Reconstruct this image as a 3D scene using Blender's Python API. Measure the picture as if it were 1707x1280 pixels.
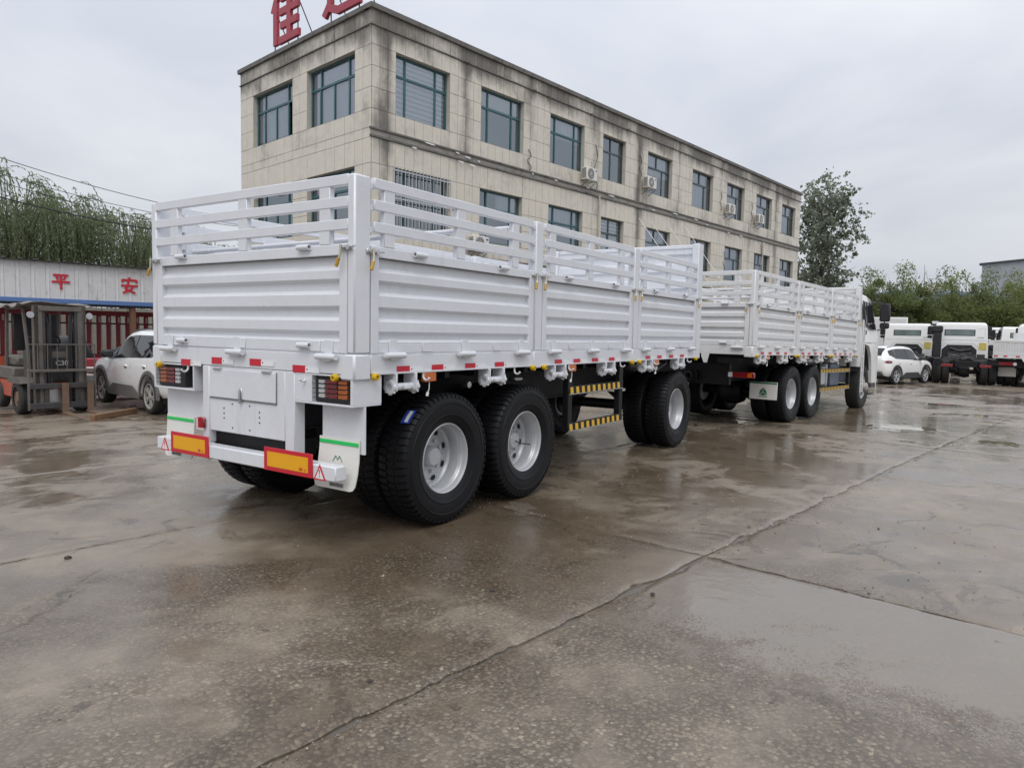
import bpy, bmesh, math, random
import numpy as np
from mathutils import Matrix, Vector
for o in list(bpy.data.objects): bpy.data.objects.remove(o)
SC = bpy.context.scene
COL = SC.collection
R = math.radians
random.seed(7)

# ------------------------------------------------------------------ camera
CAM_F = Vector((0.8291, 0.5544, -0.0729)).normalized()
yaw, pit, rol = 0.5895, -0.0730, 0.0203
Fv = Vector((math.cos(pit)*math.cos(yaw), math.cos(pit)*math.sin(yaw), math.sin(pit)))
Rv = Fv.cross(Vector((0, 0, 1))).normalized()
Uv = Rv.cross(Fv)
R2 = Rv*math.cos(rol) + Uv*math.sin(rol)
U2 = -Rv*math.sin(rol) + Uv*math.cos(rol)
cd = bpy.data.cameras.new('camera')
cam = bpy.data.objects.new('camera', cd)
COL.objects.link(cam)
cam.matrix_world = Matrix(((R2.x, U2.x, -Fv.x, -3.4304), (R2.y, U2.y, -Fv.y, -3.5958), (R2.z, U2.z, -Fv.z, 1.5851), (0, 0, 0, 1)))
cd.sensor_width = 36.0
cd.lens = 1183.46/1707*36
cd.clip_start = 0.05
cd.clip_end = 2000
SC.camera = cam

# ------------------------------------------------------------------ sky and sun (overcast, after rain)
SUN_EL, SUN_AZ = R(55), R(212)      # azimuth of the sun as seen from the ground, from +X towards +Y
wd = bpy.data.worlds.new('World'); SC.world = wd; wd.use_nodes = True
wt = wd.node_tree; wt.nodes.clear()
def wn(t, **k):
    n = wt.nodes.new(t)
    for a, b in k.items(): setattr(n, a, b)
    return n
sky = wn('ShaderNodeTexSky', sky_type='NISHITA', sun_disc=False)
sky.sun_elevation = SUN_EL; sky.sun_rotation = math.pi/2 - SUN_AZ
sky.dust_density = 6; sky.air_density = 1.2; sky.ozone_density = 1
sc1 = wn('ShaderNodeMixRGB', blend_type='MULTIPLY'); sc1.inputs[0].default_value = 1
sc1.inputs[2].default_value = (0.09, 0.09, 0.09, 1)
wt.links.new(sky.outputs[0], sc1.inputs[1])
tc = wn('ShaderNodeTexCoord')
sep = wn('ShaderNodeSeparateXYZ'); wt.links.new(tc.outputs['Generated'], sep.inputs[0])
zz = wn('ShaderNodeMath', operation='MAXIMUM'); wt.links.new(sep.outputs[2], zz.inputs[0]); zz.inputs[1].default_value = 0.0
za = wn('ShaderNodeMath', operation='ADD'); wt.links.new(zz.outputs[0], za.inputs[0]); za.inputs[1].default_value = 0.22
dx = wn('ShaderNodeMath', operation='DIVIDE'); wt.links.new(sep.outputs[0], dx.inputs[0]); wt.links.new(za.outputs[0], dx.inputs[1])
dy = wn('ShaderNodeMath', operation='DIVIDE'); wt.links.new(sep.outputs[1], dy.inputs[0]); wt.links.new(za.outputs[0], dy.inputs[1])
cmb = wn('ShaderNodeCombineXYZ'); wt.links.new(dx.outputs[0], cmb.inputs[0]); wt.links.new(dy.outputs[0], cmb.inputs[1])
cl = wn('ShaderNodeTexNoise'); cl.inputs['Scale'].default_value = 1.15; cl.inputs['Detail'].default_value = 5; cl.inputs['Roughness'].default_value = 0.5
cl.inputs['Distortion'].default_value = 0.4
wt.links.new(cmb.outputs[0], cl.inputs['Vector'])
rp = wn('ShaderNodeValToRGB')
rp.color_ramp.elements[0].position = 0.34; rp.color_ramp.elements[0].color = (0.525, 0.558, 0.625, 1)
rp.color_ramp.elements[1].position = 0.64; rp.color_ramp.elements[1].color = (0.675, 0.695, 0.74, 1)
wt.links.new(cl.outputs[0], rp.inputs[0])
mx = wn('ShaderNodeMixRGB'); mx.inputs[0].default_value = 0.93
wt.links.new(sc1.outputs[0], mx.inputs[1]); wt.links.new(rp.outputs[0], mx.inputs[2])
# an overcast dome is brighter overhead than at the horizon
gr = wn('ShaderNodeMath', operation='MULTIPLY_ADD'); wt.links.new(zz.outputs[0], gr.inputs[0]); gr.inputs[1].default_value = 1.0; gr.inputs[2].default_value = 1.0
bg = wn('ShaderNodeBackground'); wt.links.new(gr.outputs[0], bg.inputs[1])
wt.links.new(mx.outputs[0], bg.inputs[0])
wo = wn('ShaderNodeOutputWorld'); wt.links.new(bg.outputs[0], wo.inputs[0])

sd = bpy.data.lights.new('sun', 'SUN'); sd.energy = 1.2; sd.angle = R(35); sd.color = (1, 0.97, 0.93)
sun = bpy.data.objects.new('sun', sd); COL.objects.link(sun)
sdir = Vector((math.cos(SUN_EL)*math.cos(SUN_AZ), math.cos(SUN_EL)*math.sin(SUN_AZ), math.sin(SUN_EL)))
sun.rotation_euler = sdir.to_track_quat('Z', 'Y').to_euler()
sun.location = (0, 0, 30)
SC.view_settings.view_transform = 'Standard'
SC.view_settings.look = 'None'
SC.view_settings.exposure = 0.0
SC.view_settings.gamma = 1.0
SC.view_settings.use_curve_mapping = False

# ------------------------------------------------------------------ mesh helpers
def gz(x, y):
    """height of the yard: flat round the trailer, draining gently away from it"""
    sx = max(0.0, min(x, 36.0) - 8.0)
    sy = max(0.0, min(y, 14.0) - 3.0)
    return -0.014*sx - 0.022*sy

class MB:
    def __init__(s): s.v = []; s.f = []
    def add(s, vs, fs):
        b = len(s.v); s.v += [tuple(q) for q in vs]; s.f += [tuple(b+i for i in f) for f in fs]; return s
    def box(s, x0, x1, y0, y1, z0, z1, c=0.0, m=None):
        if x0 > x1: x0, x1 = x1, x0
        if y0 > y1: y0, y1 = y1, y0
        if z0 > z1: z0, z1 = z1, z0
        c = min(c, (x1-x0)*.45, (y1-y0)*.45, (z1-z0)*.45)
        if c <= 0:
            vs = [(x, y, z) for x in (x0, x1) for y in (y0, y1) for z in (z0, z1)]
            fs = [(0, 1, 3, 2), (4, 6, 7, 5), (0, 4, 5, 1), (2, 3, 7, 6), (0, 2, 6, 4), (1, 5, 7, 3)]
        else:
            vs = []; idx = {}
            L = ((x0, x1), (y0, y1), (z0, z1))
            for i in (0, 1):
                for j in (0, 1):
                    for k in (0, 1):
                        for ax in range(3):
                            p = [L[0][i], L[1][j], L[2][k]]
                            for b, e in enumerate((i, j, k)):
                                if b != ax: p[b] += c if e == 0 else -c
                            idx[(i, j, k, ax)] = len(vs); vs.append(p)
            fs = []
            for ax in range(3):
                o1, o2 = (ax+1) % 3, (ax+2) % 3
                for e in (0, 1):
                    q = []
                    for a, b in ((0, 0), (1, 0), (1, 1), (0, 1)):
                        t = [0, 0, 0]; t[ax] = e; t[o1] = a; t[o2] = b
                        q.append(idx[(t[0], t[1], t[2], ax)])
                    fs.append(tuple(q) if e else tuple(q[::-1]))
                for a in (0, 1):           # edges along ax
                    for b in (0, 1):
                        q = []
                        for e, w in ((0, o1), (1, o1), (1, o2), (0, o2)):
                            t = [0, 0, 0]; t[ax] = e; t[o1] = a; t[o2] = b
                            q.append(idx[(t[0], t[1], t[2], w)])
                        fs.append(tuple(q) if a == b else tuple(q[::-1]))
            for i in (0, 1):
                for j in (0, 1):
                    for k in (0, 1):
                        q = (idx[(i, j, k, 0)], idx[(i, j, k, 1)], idx[(i, j, k, 2)])
                        fs.append(q if (i+j+k) % 2 == 1 else q[::-1])
        if m is not None: vs = [m @ Vector(v) for v in vs]
        return s.add(vs, fs)
    def tube(s, pts, r, n=8, caps=True, r2=None):
        pts = [Vector(p) for p in pts]; rings = []
        up = None
        for i, p in enumerate(pts):
            a = pts[max(i-1, 0)]; b = pts[min(i+1, len(pts)-1)]
            t = (b-a).normalized()
            if up is None:
                up = Vector((0, 0, 1)) if abs(t.z) < .9 else Vector((1, 0, 0))
            u = t.cross(up)
            if u.length < 1e-6: u = t.cross(Vector((0, 1, 0)))
            u.normalize(); w = u.cross(t).normalized(); up = w
            rr = r if r2 is None else r + (r2-r)*i/(len(pts)-1)
            rings.append([p + u*math.cos(2*math.pi*k/n)*rr + w*math.sin(2*math.pi*k/n)*rr for k in range(n)])
        vs = [q for g in rings for q in g]; fs = []
        for i in range(len(rings)-1):
            for k in range(n):
                k2 = (k+1) % n
                fs.append((i*n+k, i*n+k2, (i+1)*n+k2, (i+1)*n+k))
        if caps: fs.append(tuple(range(n))[::-1]); fs.append(tuple((len(rings)-1)*n+k for k in range(n)))
        return s.add(vs, fs)
    def lathe(s, prof, n=48, axis='y', c=(0, 0, 0)):
        """prof: (radius, position along the axis)"""
        vs = []; fs = []
        for (r, a) in prof:
            for k in range(n):
                t = 2*math.pi*k/n; x = r*math.cos(t); z = r*math.sin(t)
                p = (x, a, z) if axis == 'y' else ((x, z, a) if axis == 'z' else (a, x, z))
                vs.append((p[0]+c[0], p[1]+c[1], p[2]+c[2]))
        for i in range(len(prof)-1):
            for k in range(n):
                k2 = (k+1) % n; fs.append((i*n+k, (i+1)*n+k, (i+1)*n+k2, i*n+k2))
        return s.add(vs, fs)
    def prism(s, poly, d0, d1, ax='y'):
        """polygon in the two other axes, pushed from d0 to d1 along ax"""
        def P(a, b, d): return (a, d, b) if ax == 'y' else ((d, a, b) if ax == 'x' else (a, b, d))
        n = len(poly); vs = [P(a, b, d0) for a, b in poly] + [P(a, b, d1) for a, b in poly]
        fs = [tuple(range(n)), tuple(range(n, 2*n))[::-1]] + [(i, n+i, n+(i+1) % n, (i+1) % n) for i in range(n)]
        return s.add(vs, fs)
    def xf(s, m):
        s.v = [tuple(m @ Vector(q)) for q in s.v]; return s
    def mesh(s, name, mat, ang=38):
        me = bpy.data.meshes.new(name); me.from_pydata(s.v, [], s.f)
        bm = bmesh.new(); bm.from_mesh(me); bmesh.ops.recalc_face_normals(bm, faces=bm.faces); bm.to_mesh(me); bm.free()
        me.polygons.foreach_set('use_smooth', [True]*len(me.polygons))
        me.set_sharp_from_angle(angle=R(ang))
        if mat: me.materials.append(mat)
        return me
    def build(s, name, mat, parent=None, loc=None, rot=None, ang=38):
        return put(name, s.mesh(name, mat, ang), parent, loc, rot)

def put(name, me, parent=None, loc=None, rot=None, scale=None):
    o = bpy.data.objects.new(name, me); COL.objects.link(o)
    if parent: o.parent = parent
    if loc is not None: o.location = loc
    if rot is not None: o.rotation_euler = rot if hasattr(rot, '__len__') else (0, 0, rot)
    if scale is not None: o.scale = scale
    return o
def tag(o, label=None, cat=None, group=None, kind=None):
    if label: o['label'] = label
    if cat: o['category'] = cat
    if group: o['group'] = group
    if kind: o['kind'] = kind
    return o
def empty(name, loc=(0, 0, 0), rz=0, parent=None):
    o = bpy.data.objects.new(name, None); COL.objects.link(o)
    o.location = loc; o.rotation_euler = (0, 0, rz); o.empty_display_size = .2
    if parent: o.parent = parent
    return o
def thing(name, label, cat, loc=(0, 0, 0), rz=0, group=None):
    return tag(empty(name, loc, rz), label, cat, group)
def copy_tree(o, parent=None):
    c = o.copy(); COL.objects.link(c); c.parent = parent
    for ch in [k for k in KIDS.get(o.name, [])]: copy_tree(ch, c)
    return c
KIDS = {}
def index_kids():
    KIDS.clear()
    for o in bpy.data.objects:
        if o.parent: KIDS.setdefault(o.parent.name, []).append(o)

def strokes(mb, segs, w, d0, d1, m=None):
    """a written character from straight pen strokes in the x-z plane"""
    for seg in segs:
        (x0, z0), (x1, z1) = seg[0], seg[1]
        ww = seg[2] if len(seg) > 2 else w
        dx, dz = x1-x0, z1-z0; L = math.hypot(dx, dz); ux, uz = dx/L, dz/L; nx, nz = -uz*ww/2, ux*ww/2
        poly = [(x0+nx, z0+nz), (x1+nx, z1+nz), (x1-nx, z1-nz), (x0-nx, z0-nz)]
        mb.prism(poly, d0, d1)
        d0 -= .0006; d1 += .0006
    if m is not None: mb.xf(m)
    return mb
def text_mesh(body, size, extrude, mat, name='lettering'):
    cu = bpy.data.curves.new(name, 'FONT'); cu.body = body; cu.size = size; cu.extrude = extrude
    cu.align_x = 'CENTER'; cu.align_y = 'CENTER'; cu.resolution_u = 3; cu.offset = size*.02
    o = bpy.data.objects.new(name, cu); COL.objects.link(o)
    dg = bpy.context.evaluated_depsgraph_get()
    me = bpy.data.meshes.new_from_object(o.evaluated_get(dg))
    bpy.data.objects.remove(o); bpy.data.curves.remove(cu)
    me.name = name; me.materials.clear(); me.materials.append(mat)
    return me
def boolean_cut(o, cutters):
    """cut shapes out of o for good"""
    mods = []
    for cme in cutters:
        c = bpy.data.objects.new('cutter', cme); COL.objects.link(c)
        c.matrix_world = Matrix.Identity(4)
        md = o.modifiers.new('b', 'BOOLEAN'); md.operation = 'DIFFERENCE'; md.object = c; md.solver = 'EXACT'; mods.append(c)
    par = o.parent; mw = o.matrix_basis.copy(); o.parent = None; o.matrix_basis = Matrix.Identity(4)
    dg = bpy.context.evaluated_depsgraph_get(); dg.update()
    me = bpy.data.meshes.new_from_object(o.evaluated_get(dg))
    o.modifiers.clear(); o.data = me
    o.parent = par; o.matrix_basis = mw
    for c in mods: bpy.data.objects.remove(c)
    me.polygons.foreach_set('use_smooth', [True]*len(me.polygons)); me.set_sharp_from_angle(angle=R(40))

# ------------------------------------------------------------------ materials
class NT:
    """a small shader writer"""
    def __init__(s, name):
        s.m = bpy.data.materials.new(name); s.m.use_nodes = True; s.t = s.m.node_tree; s.t.nodes.clear()
        s.out = s.t.nodes.new('ShaderNodeOutputMaterial')
    def n(s, t, **k):
        q = s.t.nodes.new(t)
        for a, b in k.items(): setattr(q, a, b)
        return q
    def set(s, sock, val):
        if val is None: return
        if isinstance(val, bpy.types.NodeSocket): s.t.links.new(val, sock)
        else:
            if hasattr(sock.default_value, '__len__') and not hasattr(val, '__len__'): val = [val]*len(sock.default_value)
            if hasattr(val, '__len__') and len(val) == 3 and len(sock.default_value) == 4: val = tuple(val)+(1,)
            sock.default_value = val
    def math(s, op, a, b=None, c=None, clamp=False):
        q = s.n('ShaderNodeMath', operation=op, use_clamp=clamp)
        s.set(q.inputs[0], a); s.set(q.inputs[1], b)
        if c is not None: s.set(q.inputs[2], c)
        return q.outputs[0]
    def mapr(s, v, a, b, c=0., d=1., smooth=False):
        q = s.n('ShaderNodeMapRange', interpolation_type='SMOOTHSTEP' if smooth else 'LINEAR')
        for i, w in enumerate((v, a, b, c, d)): s.set(q.inputs[i], w)
        return q.outputs[0]
    def mix(s, f, a, b, mode='MIX'):
        q = s.n('ShaderNodeMixRGB', blend_type=mode)
        s.set(q.inputs[0], f); s.set(q.inputs[1], a); s.set(q.inputs[2], b); return q.outputs[0]
    def noise(s, vec, scale, detail=4, rough=.55, dist=0.):
        q = s.n('ShaderNodeTexNoise'); s.set(q.inputs['Vector'], vec); s.set(q.inputs['Scale'], scale)
        s.set(q.inputs['Detail'], detail); s.set(q.inputs['Roughness'], rough); s.set(q.inputs['Distortion'], dist); return q.outputs[0]
    def vor(s, vec, scale, feature='F1', out=0, rnd=1.):
        q = s.n('ShaderNodeTexVoronoi', feature=feature); s.set(q.inputs['Vector'], vec); s.set(q.inputs['Scale'], scale)
        s.set(q.inputs['Randomness'], rnd); return q.outputs[out]
    def pos(s): return s.n('ShaderNodeNewGeometry').outputs['Position']
    def obj(s): return s.n('ShaderNodeTexCoord').outputs['Object']
    def scale(s, v, sc):
        q = s.n('ShaderNodeMapping'); s.set(q.inputs[0], v); q.inputs[3].default_value = sc; return q.outputs[0]
    def bump(s, h, dist, strength=1., normal=None):
        q = s.n('ShaderNodeBump'); s.set(q.inputs['Height'], h); q.inputs['Distance'].default_value = dist
        s.set(q.inputs['Strength'], strength); s.set(q.inputs['Normal'], normal) if normal else None; return q.outputs[0]
    def bsdf(s, col, rough=.5, metal=0., normal=None, spec=.5, coat=0., trans=0., alpha=None, emit=None):
        q = s.n('ShaderNodeBsdfPrincipled')
        s.set(q.inputs['Base Color'], col); s.set(q.inputs['Roughness'], rough); s.set(q.inputs['Metallic'], metal)
        s.set(q.inputs['Specular IOR Level'], spec)
        s.set(q.inputs['Coat Weight'], coat); s.set(q.inputs['Transmission Weight'], trans)
        q.inputs['Coat Roughness'].default_value = .06
        if normal is not None: s.set(q.inputs['Normal'], normal)
        s.t.links.new(q.outputs[0], s.out.inputs[0]); return q

def paint(name, col, rough=.4, metal=0., var=.06, vs=3., spec=.5, coat=0., dirt=0., dcol=(.12, .10, .08), bump=0.0004, ripple=0., drips=0.):
    """painted or plain surface with faint unevenness in tone, gloss and relief; dirt adds worn blotches"""
    t = NT(name); p = t.obj()
    n1 = t.noise(p, vs, 5, .6); n2 = t.noise(p, vs*11, 3, .6)
    f = t.math('ADD', t.math('MULTIPLY', n1, .7), t.math('MULTIPLY', n2, .3))
    c = t.mix(t.mapr(f, .3, .7), tuple(x*(1-var) for x in col), tuple(min(x*(1+var), .95) for x in col))
    rr = t.mapr(n1, .3, .7, rough*.85, min(rough*1.2, 1))
    if dirt > 0:
        dm = t.math('MULTIPLY', t.mapr(t.noise(p, vs*2.2, 7, .72, .6), .48, .72, 0, 1, True), dirt)
        c = t.mix(dm, c, dcol); rr = t.math('ADD', rr, t.math('MULTIPLY', dm, .3), clamp=True)
    if drips > 0:
        g_ = t.pos(); dr_ = t.math('MULTIPLY', t.mapr(t.noise(t.scale(g_, (9, 9, .8)), 1, 4, .6), .55, .75, 0, 1, True), t.mapr(t.noise(g_, 1.1, 3), .4, .65, 0, drips, True))
        c = t.mix(dr_, c, dcol)
    nb = t.bump(n2, bump*8, .35) if bump else None
    if ripple > 0: nb = t.bump(t.noise(p, 2.3, 2, .4), ripple, 1., nb)
    t.bsdf(c, rr, metal, nb, spec, coat); return t.m

WHITE = paint('white_body_paint', (.685, .70, .735), .30, var=.045, vs=1.6, dirt=.16, dcol=(.46, .45, .43), ripple=.006, drips=.35)
WHITE2 = paint('white_truck_paint', (.70, .705, .71), .30, var=.045, vs=1.6, dirt=.22, dcol=(.44, .41, .37), ripple=.006, drips=.4)
CABW = paint('white_cab_paint', (.80, .80, .78), .25, var=.02, coat=.5, dirt=.06, dcol=(.5, .47, .42))
CARW = paint('white_car_paint', (.86, .86, .845), .22, var=.02, coat=.8, bump=0, dirt=.05, dcol=(.5, .45, .38))
GREYW = paint('inner_white_paint', (.72, .77, .84), .4, var=.03)
BLACK = paint('black_chassis_paint', (.009, .009, .0105), .5, var=.25, dirt=.25, dcol=(.025, .022, .02), spec=.3)
DKGREY = paint('dark_grey_plastic', (.05, .05, .052), .5, var=.2, dirt=.2, dcol=(.11, .10, .09))
STEEL = paint('galvanised_steel', (.55, .56, .57), .35, metal=.9, var=.1)
ALU = paint('aluminium', (.62, .63, .64), .32, metal=.85, var=.08, dirt=.2, dcol=(.3, .28, .26))
RIM = paint('silver_rim_paint', (.50, .51, .525), .36, metal=.3, var=.04, dirt=.08, dcol=(.3, .28, .26))
RIMD = paint('muddy_rim', (.40, .385, .36), .5, metal=.3, var=.15, dirt=.6, dcol=(.20, .175, .15))
RUBBER = paint('tyre_rubber', (.0065, .007, .0085), .48, var=.25, vs=8, spec=.24, dirt=.3, dcol=(.015, .0148, .0145), bump=.0008)
RUBBERM = paint('dusty_tyre_rubber', (.026, .025, .024), .75, var=.25, vs=8, dirt=.5, dcol=(.075, .066, .058), bump=.0008)
RED = paint('reflective_red', (.55, .012, .03), .3, var=.04)
TAPEW = paint('reflective_white', (.80, .81, .82), .3, var=.02)
AMBER = paint('amber_lens', (.50, .115, .008), .18, var=.1, coat=.6)
REDL = paint('red_lens', (.20, .007, .011), .18, var=.1, coat=.6)
CLEARL = paint('clear_lens', (.62, .62, .63), .2, var=.1, coat=.6)
YEL = paint('yellow_rubber', (.66, .43, .01), .4, var=.06)
YELB = paint('reflector_yellow', (.80, .38, .005), .32, var=.05)
YELT = paint('yellow_tape', (.72, .44, .04), .4, var=.08)
GREEN = paint('green_tape', (.02, .55, .12), .4, var=.05)
LGREEN = paint('logo_green', (.015, .16, .07), .4)
FLAP = paint('white_rubber_flap', (.74, .73, .69), .42, var=.03, dirt=.1, dcol=(.5, .47, .42))
INK = paint('black_ink', (.02, .02, .022), .5)
REDP = paint('red_sticker', (.58, .03, .05), .4)
BLUE = paint('blue_label', (.03, .08, .42), .35)
BRASS = paint('zinc_lever', (.60, .55, .42), .3, metal=.8)
YGRIP = paint('ochre_grip', (.46, .27, .035), .45, var=.2)
SEATB = paint('black_vinyl', (.02, .02, .022), .5)
CARGLASS = None
def glass_mat(name, tint, thru, rough=.02, refl=.06):
    t = NT(name)
    fr = t.n('ShaderNodeFresnel'); fr.inputs[0].default_value = 1.52
    tr = t.n('ShaderNodeBsdfTransparent'); tr.inputs[0].default_value = tuple(thru)+(1,)
    df = t.n('ShaderNodeBsdfDiffuse'); df.inputs[0].default_value = tuple(tint)+(1,)
    gl = t.n('ShaderNodeBsdfGlossy'); gl.inputs['Roughness'].default_value = rough; gl.inputs['Color'].default_value = (.86, .94, 1, 1)
    wob = t.bump(t.noise(t.obj(), 1.3, 2), .01, .25); t.t.links.new(wob, gl.inputs['Normal'])
    a = t.n('ShaderNodeMixShader'); a.inputs[0].default_value = .10
    t.t.links.new(tr.outputs[0], a.inputs[1]); t.t.links.new(df.outputs[0], a.inputs[2])
    b = t.n('ShaderNodeMixShader')
    f2 = t.math('MAXIMUM', t.math('MULTIPLY', fr.outputs[0], 1.6, clamp=True), refl); t.t.links.new(f2, b.inputs[0])
    t.t.links.new(a.outputs[0], b.inputs[1]); t.t.links.new(gl.outputs[0], b.inputs[2])
    t.t.links.new(b.outputs[0], t.out.inputs[0]); return t.m
WGLASS = glass_mat('window_glass', (.06, .08, .095), (.88, .92, .94), refl=.27)
CARGLASS = paint('tinted_car_glass', (.012, .013, .015), .04, var=.0, bump=0, spec=.6)
CABGLASS = glass_mat('cab_glass', (.03, .04, .04), (.6, .68, .66))
# ------------------------------------------------------------------ the wet concrete yard
from mathutils import noise as mnoise
GY = R(-8.3); GU = (math.cos(GY), math.sin(GY)); GV = (-math.sin(GY), math.cos(GY)); G0 = (1.55, -1.98)
def ground_mat(name, base=False):
    t = NT(name); p = t.pos()
    sp = t.n('ShaderNodeSeparateXYZ'); t.set(sp.inputs[0], p); X, Y = sp.outputs[0], sp.outputs[1]
    flat = t.n('ShaderNodeCombineXYZ'); t.set(flat.inputs[0], X); t.set(flat.inputs[1], Y); p = flat.outputs[0]
    xx = t.math('SUBTRACT', X, G0[0]); yy = t.math('SUBTRACT', Y, G0[1])
    U = t.math('ADD', t.math('MULTIPLY', xx, GU[0]), t.math('MULTIPLY', yy, GU[1]))
    V = t.math('ADD', t.math('MULTIPLY', xx, GV[0]), t.math('MULTIPLY', yy, GV[1]))
    n_big = t.noise(p, .23, 4, .55, .3); n_mid = t.noise(p, .9, 5, .6, .2); n_sm = t.noise(p, 5.5, 5, .62); n_fine = t.noise(p, 45, 4, .65)
    # broken, pebbly wear of the old slabs
    wx = t.math('ADD', X, 1.2); wy = t.math('ADD', Y, 2.6)
    dist = t.math('SQRT', t.math('ADD', t.math('MULTIPLY', wx, wx), t.math('MULTIPLY', t.math('MULTIPLY', wy, wy), .75)))
    wear = t.math('ADD', t.math('SUBTRACT', 1.05, t.math('MULTIPLY', dist, .24)), t.math('MULTIPLY', t.math('SUBTRACT', n_mid, .5), 1.5))
    wear = t.mapr(wear, .15, .75, 0, 1, True)
    far_wear = t.mapr(t.noise(p, .55, 4, .6), .55, .7, 0, .45, True)
    wear = t.math('MAXIMUM', wear, far_wear)
    warp = t.n('ShaderNodeVectorMath', operation='ADD'); t.set(warp.inputs[0], p)
    wv = t.n('ShaderNodeTexNoise'); t.set(wv.inputs['Vector'], p); wv.inputs['Scale'].default_value = 38; wv.inputs['Detail'].default_value = 3
    sc = t.n('ShaderNodeVectorMath', operation='SCALE'); t.set(sc.inputs[0], wv.outputs[1]); sc.inputs['Scale'].default_value = .026
    t.set(warp.inputs[1], sc.outputs[0]); pw = warp.outputs[0]
    st_d = t.vor(pw, 44); st_c = t.vor(pw, 44, out=1)
    st2 = t.vor(pw, 95)
    patch = t.mapr(t.noise(p, 2.6, 5, .65, .5), .33, .60, .34, 1, True)
    wear = t.math('MULTIPLY', wear, patch)
    stone = t.mapr(st_d, .15, .62, 1, 0, True)
    stone2 = t.mapr(st2, .12, .6, 1, 0, True)
    h_st = t.math('ADD', t.math('MULTIPLY', stone, .55), t.math('MULTIPLY', stone2, .45))
    h = t.math('ADD', t.math('MULTIPLY', t.math('MULTIPLY', h_st, wear), .7), t.math('MULTIPLY', n_fine, .18))
    h = t.math('ADD', h, t.math('MULTIPLY', n_sm, .22))
    # standing water: in the low edge of the worn slab, and in dips farther out
    lvl = t.mapr(U, -2.0, -.15, .05, .95, True)
    lvl = t.math('MULTIPLY', lvl, t.mapr(U, -.02, .0, 1, 0))
    vlim = t.math('ADD', V, t.math('MULTIPLY', t.math('SUBTRACT', n_mid, .5), .7))
    lvl = t.math('MULTIPLY', lvl, t.mapr(vlim, .1, -.3, 0, 1, True))
    lvl = t.math('MULTIPLY', lvl, t.mapr(t.noise(p, 2.1, 6, .65, .6), .34, .56, .45, 1.06))
    fm = t.noise(t.scale(p, (.55, .3, 1)), 1.0, 5, .6, .4)
    far = t.math('MULTIPLY', t.mapr(fm, .55, .63, 0, 1.0, True), t.mapr(X, 5, 13, .10, .95))
    tyre = t.math('MULTIPLY', t.mapr(t.noise(p, .8, 4, .55, .5), .66, .72, 0, .75, True), t.mapr(X, -2, 4, .6, 1))
    lvl = t.math('MAXIMUM', t.math('MAXIMUM', lvl, far), tyre)
    water = t.mapr(t.math('SUBTRACT', lvl, h), .0, .045, 0, 1, True)
    # how wet the open concrete is
    n_pt = t.noise(p, 1.55, 7, .66, .7)
    film = t.math('ADD', t.math('MULTIPLY', n_big, .5), t.math('MULTIPLY', n_pt, .5))
    film = t.mapr(film, .45, .55, 0, 1, True)
    # rain-washed oily ground round the trailer's tail, and faint wheel tracks along the yard
    ex = t.math('SUBTRACT', X, .9); ey = t.math('ADD', Y, .15)
    rr_ = t.math('SQRT', t.math('ADD', t.math('MULTIPLY', t.math('MULTIPLY', ex, ex), .35), t.math('MULTIPLY', t.math('MULTIPLY', ey, ey), .8)))
    oily = t.math('SUBTRACT', t.math('ADD', 1.15, t.math('MULTIPLY', t.math('SUBTRACT', n_mid, .5), 2.0)), t.math('MULTIPLY', rr_, .72))
    oily = t.mapr(oily, .1, .75, 0, 1, True)
    uv_ = t.n('ShaderNodeCombineXYZ'); t.set(uv_.inputs[0], t.math('MULTIPLY', U, .10)); t.set(uv_.inputs[1], t.math('MULTIPLY', V, 1.3))
    track = t.mapr(t.noise(uv_.outputs[0], 1.6, 4, .6, .3), .52, .68, 0, 1, True)
    film = t.math('MAXIMUM', film, t.math('MULTIPLY', oily, .9))
    # cracks
    ck = t.n('ShaderNodeVectorMath', operation='ADD'); t.set(ck.inputs[0], p)
    cn = t.n('ShaderNodeTexNoise'); t.set(cn.inputs['Vector'], p); cn.inputs['Scale'].default_value = 1.1; cn.inputs['Detail'].default_value = 6
    cs = t.n('ShaderNodeVectorMath', operation='SCALE'); t.set(cs.inputs[0], cn.outputs[1]); cs.inputs['Scale'].default_value = .9
    t.set(ck.inputs[1], cs.outputs[0])
    crack = t.mapr(t.vor(ck.outputs[0], .26, 'DISTANCE_TO_EDGE'), .0015, .006, 1, 0, True)
    crack = t.math('MULTIPLY', crack, t.mapr(n_mid, .45, .6, 0, 1, True))
    # colour
    c = t.mix(t.mapr(n_mid, .3, .7), (.300, .267, .226), (.218, .194, .164))
    c = t.mix(t.mapr(n_sm, .35, .7), c, t.mix(1, c, (.80, .80, .80), 'MULTIPLY'))
    c = t.mix(t.math('MULTIPLY', t.mapr(t.noise(p, .75, 5, .6, .6), .47, .70, 0, 1, True), .62), c, (.120, .094, .068))
    c = t.mix(t.math('MULTIPLY', t.mapr(t.noise(p, 1.9, 7, .7, .9), .585, .625, 0, 1, True), .62), c, (.075, .062, .050))
    pits = t.math('MULTIPLY', t.mapr(t.vor(ck.outputs[0], 1.9), .05, .085, 1, 0, True), t.mapr(n_sm, .42, .50, 0, 1, True))
    c = t.mix(t.math('MULTIPLY', pits, .75), c, (.055, .046, .038))
    c = t.mix(t.math('MULTIPLY', track, .38), c, (.15, .13, .108))
    c = t.mix(t.math('MULTIPLY', oily, .55), c, (.105, .078, .052))
    sv = t.n('ShaderNodeSeparateColor'); t.set(sv.inputs[0], st_c)
    pebble = t.mix(t.mapr(sv.outputs[0], .1, .95), (.15, .13, .108), (.285, .25, .208))
    pebble = t.mix(t.mapr(sv.outputs[1], .93, .96), pebble, (.42, .38, .32))
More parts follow.
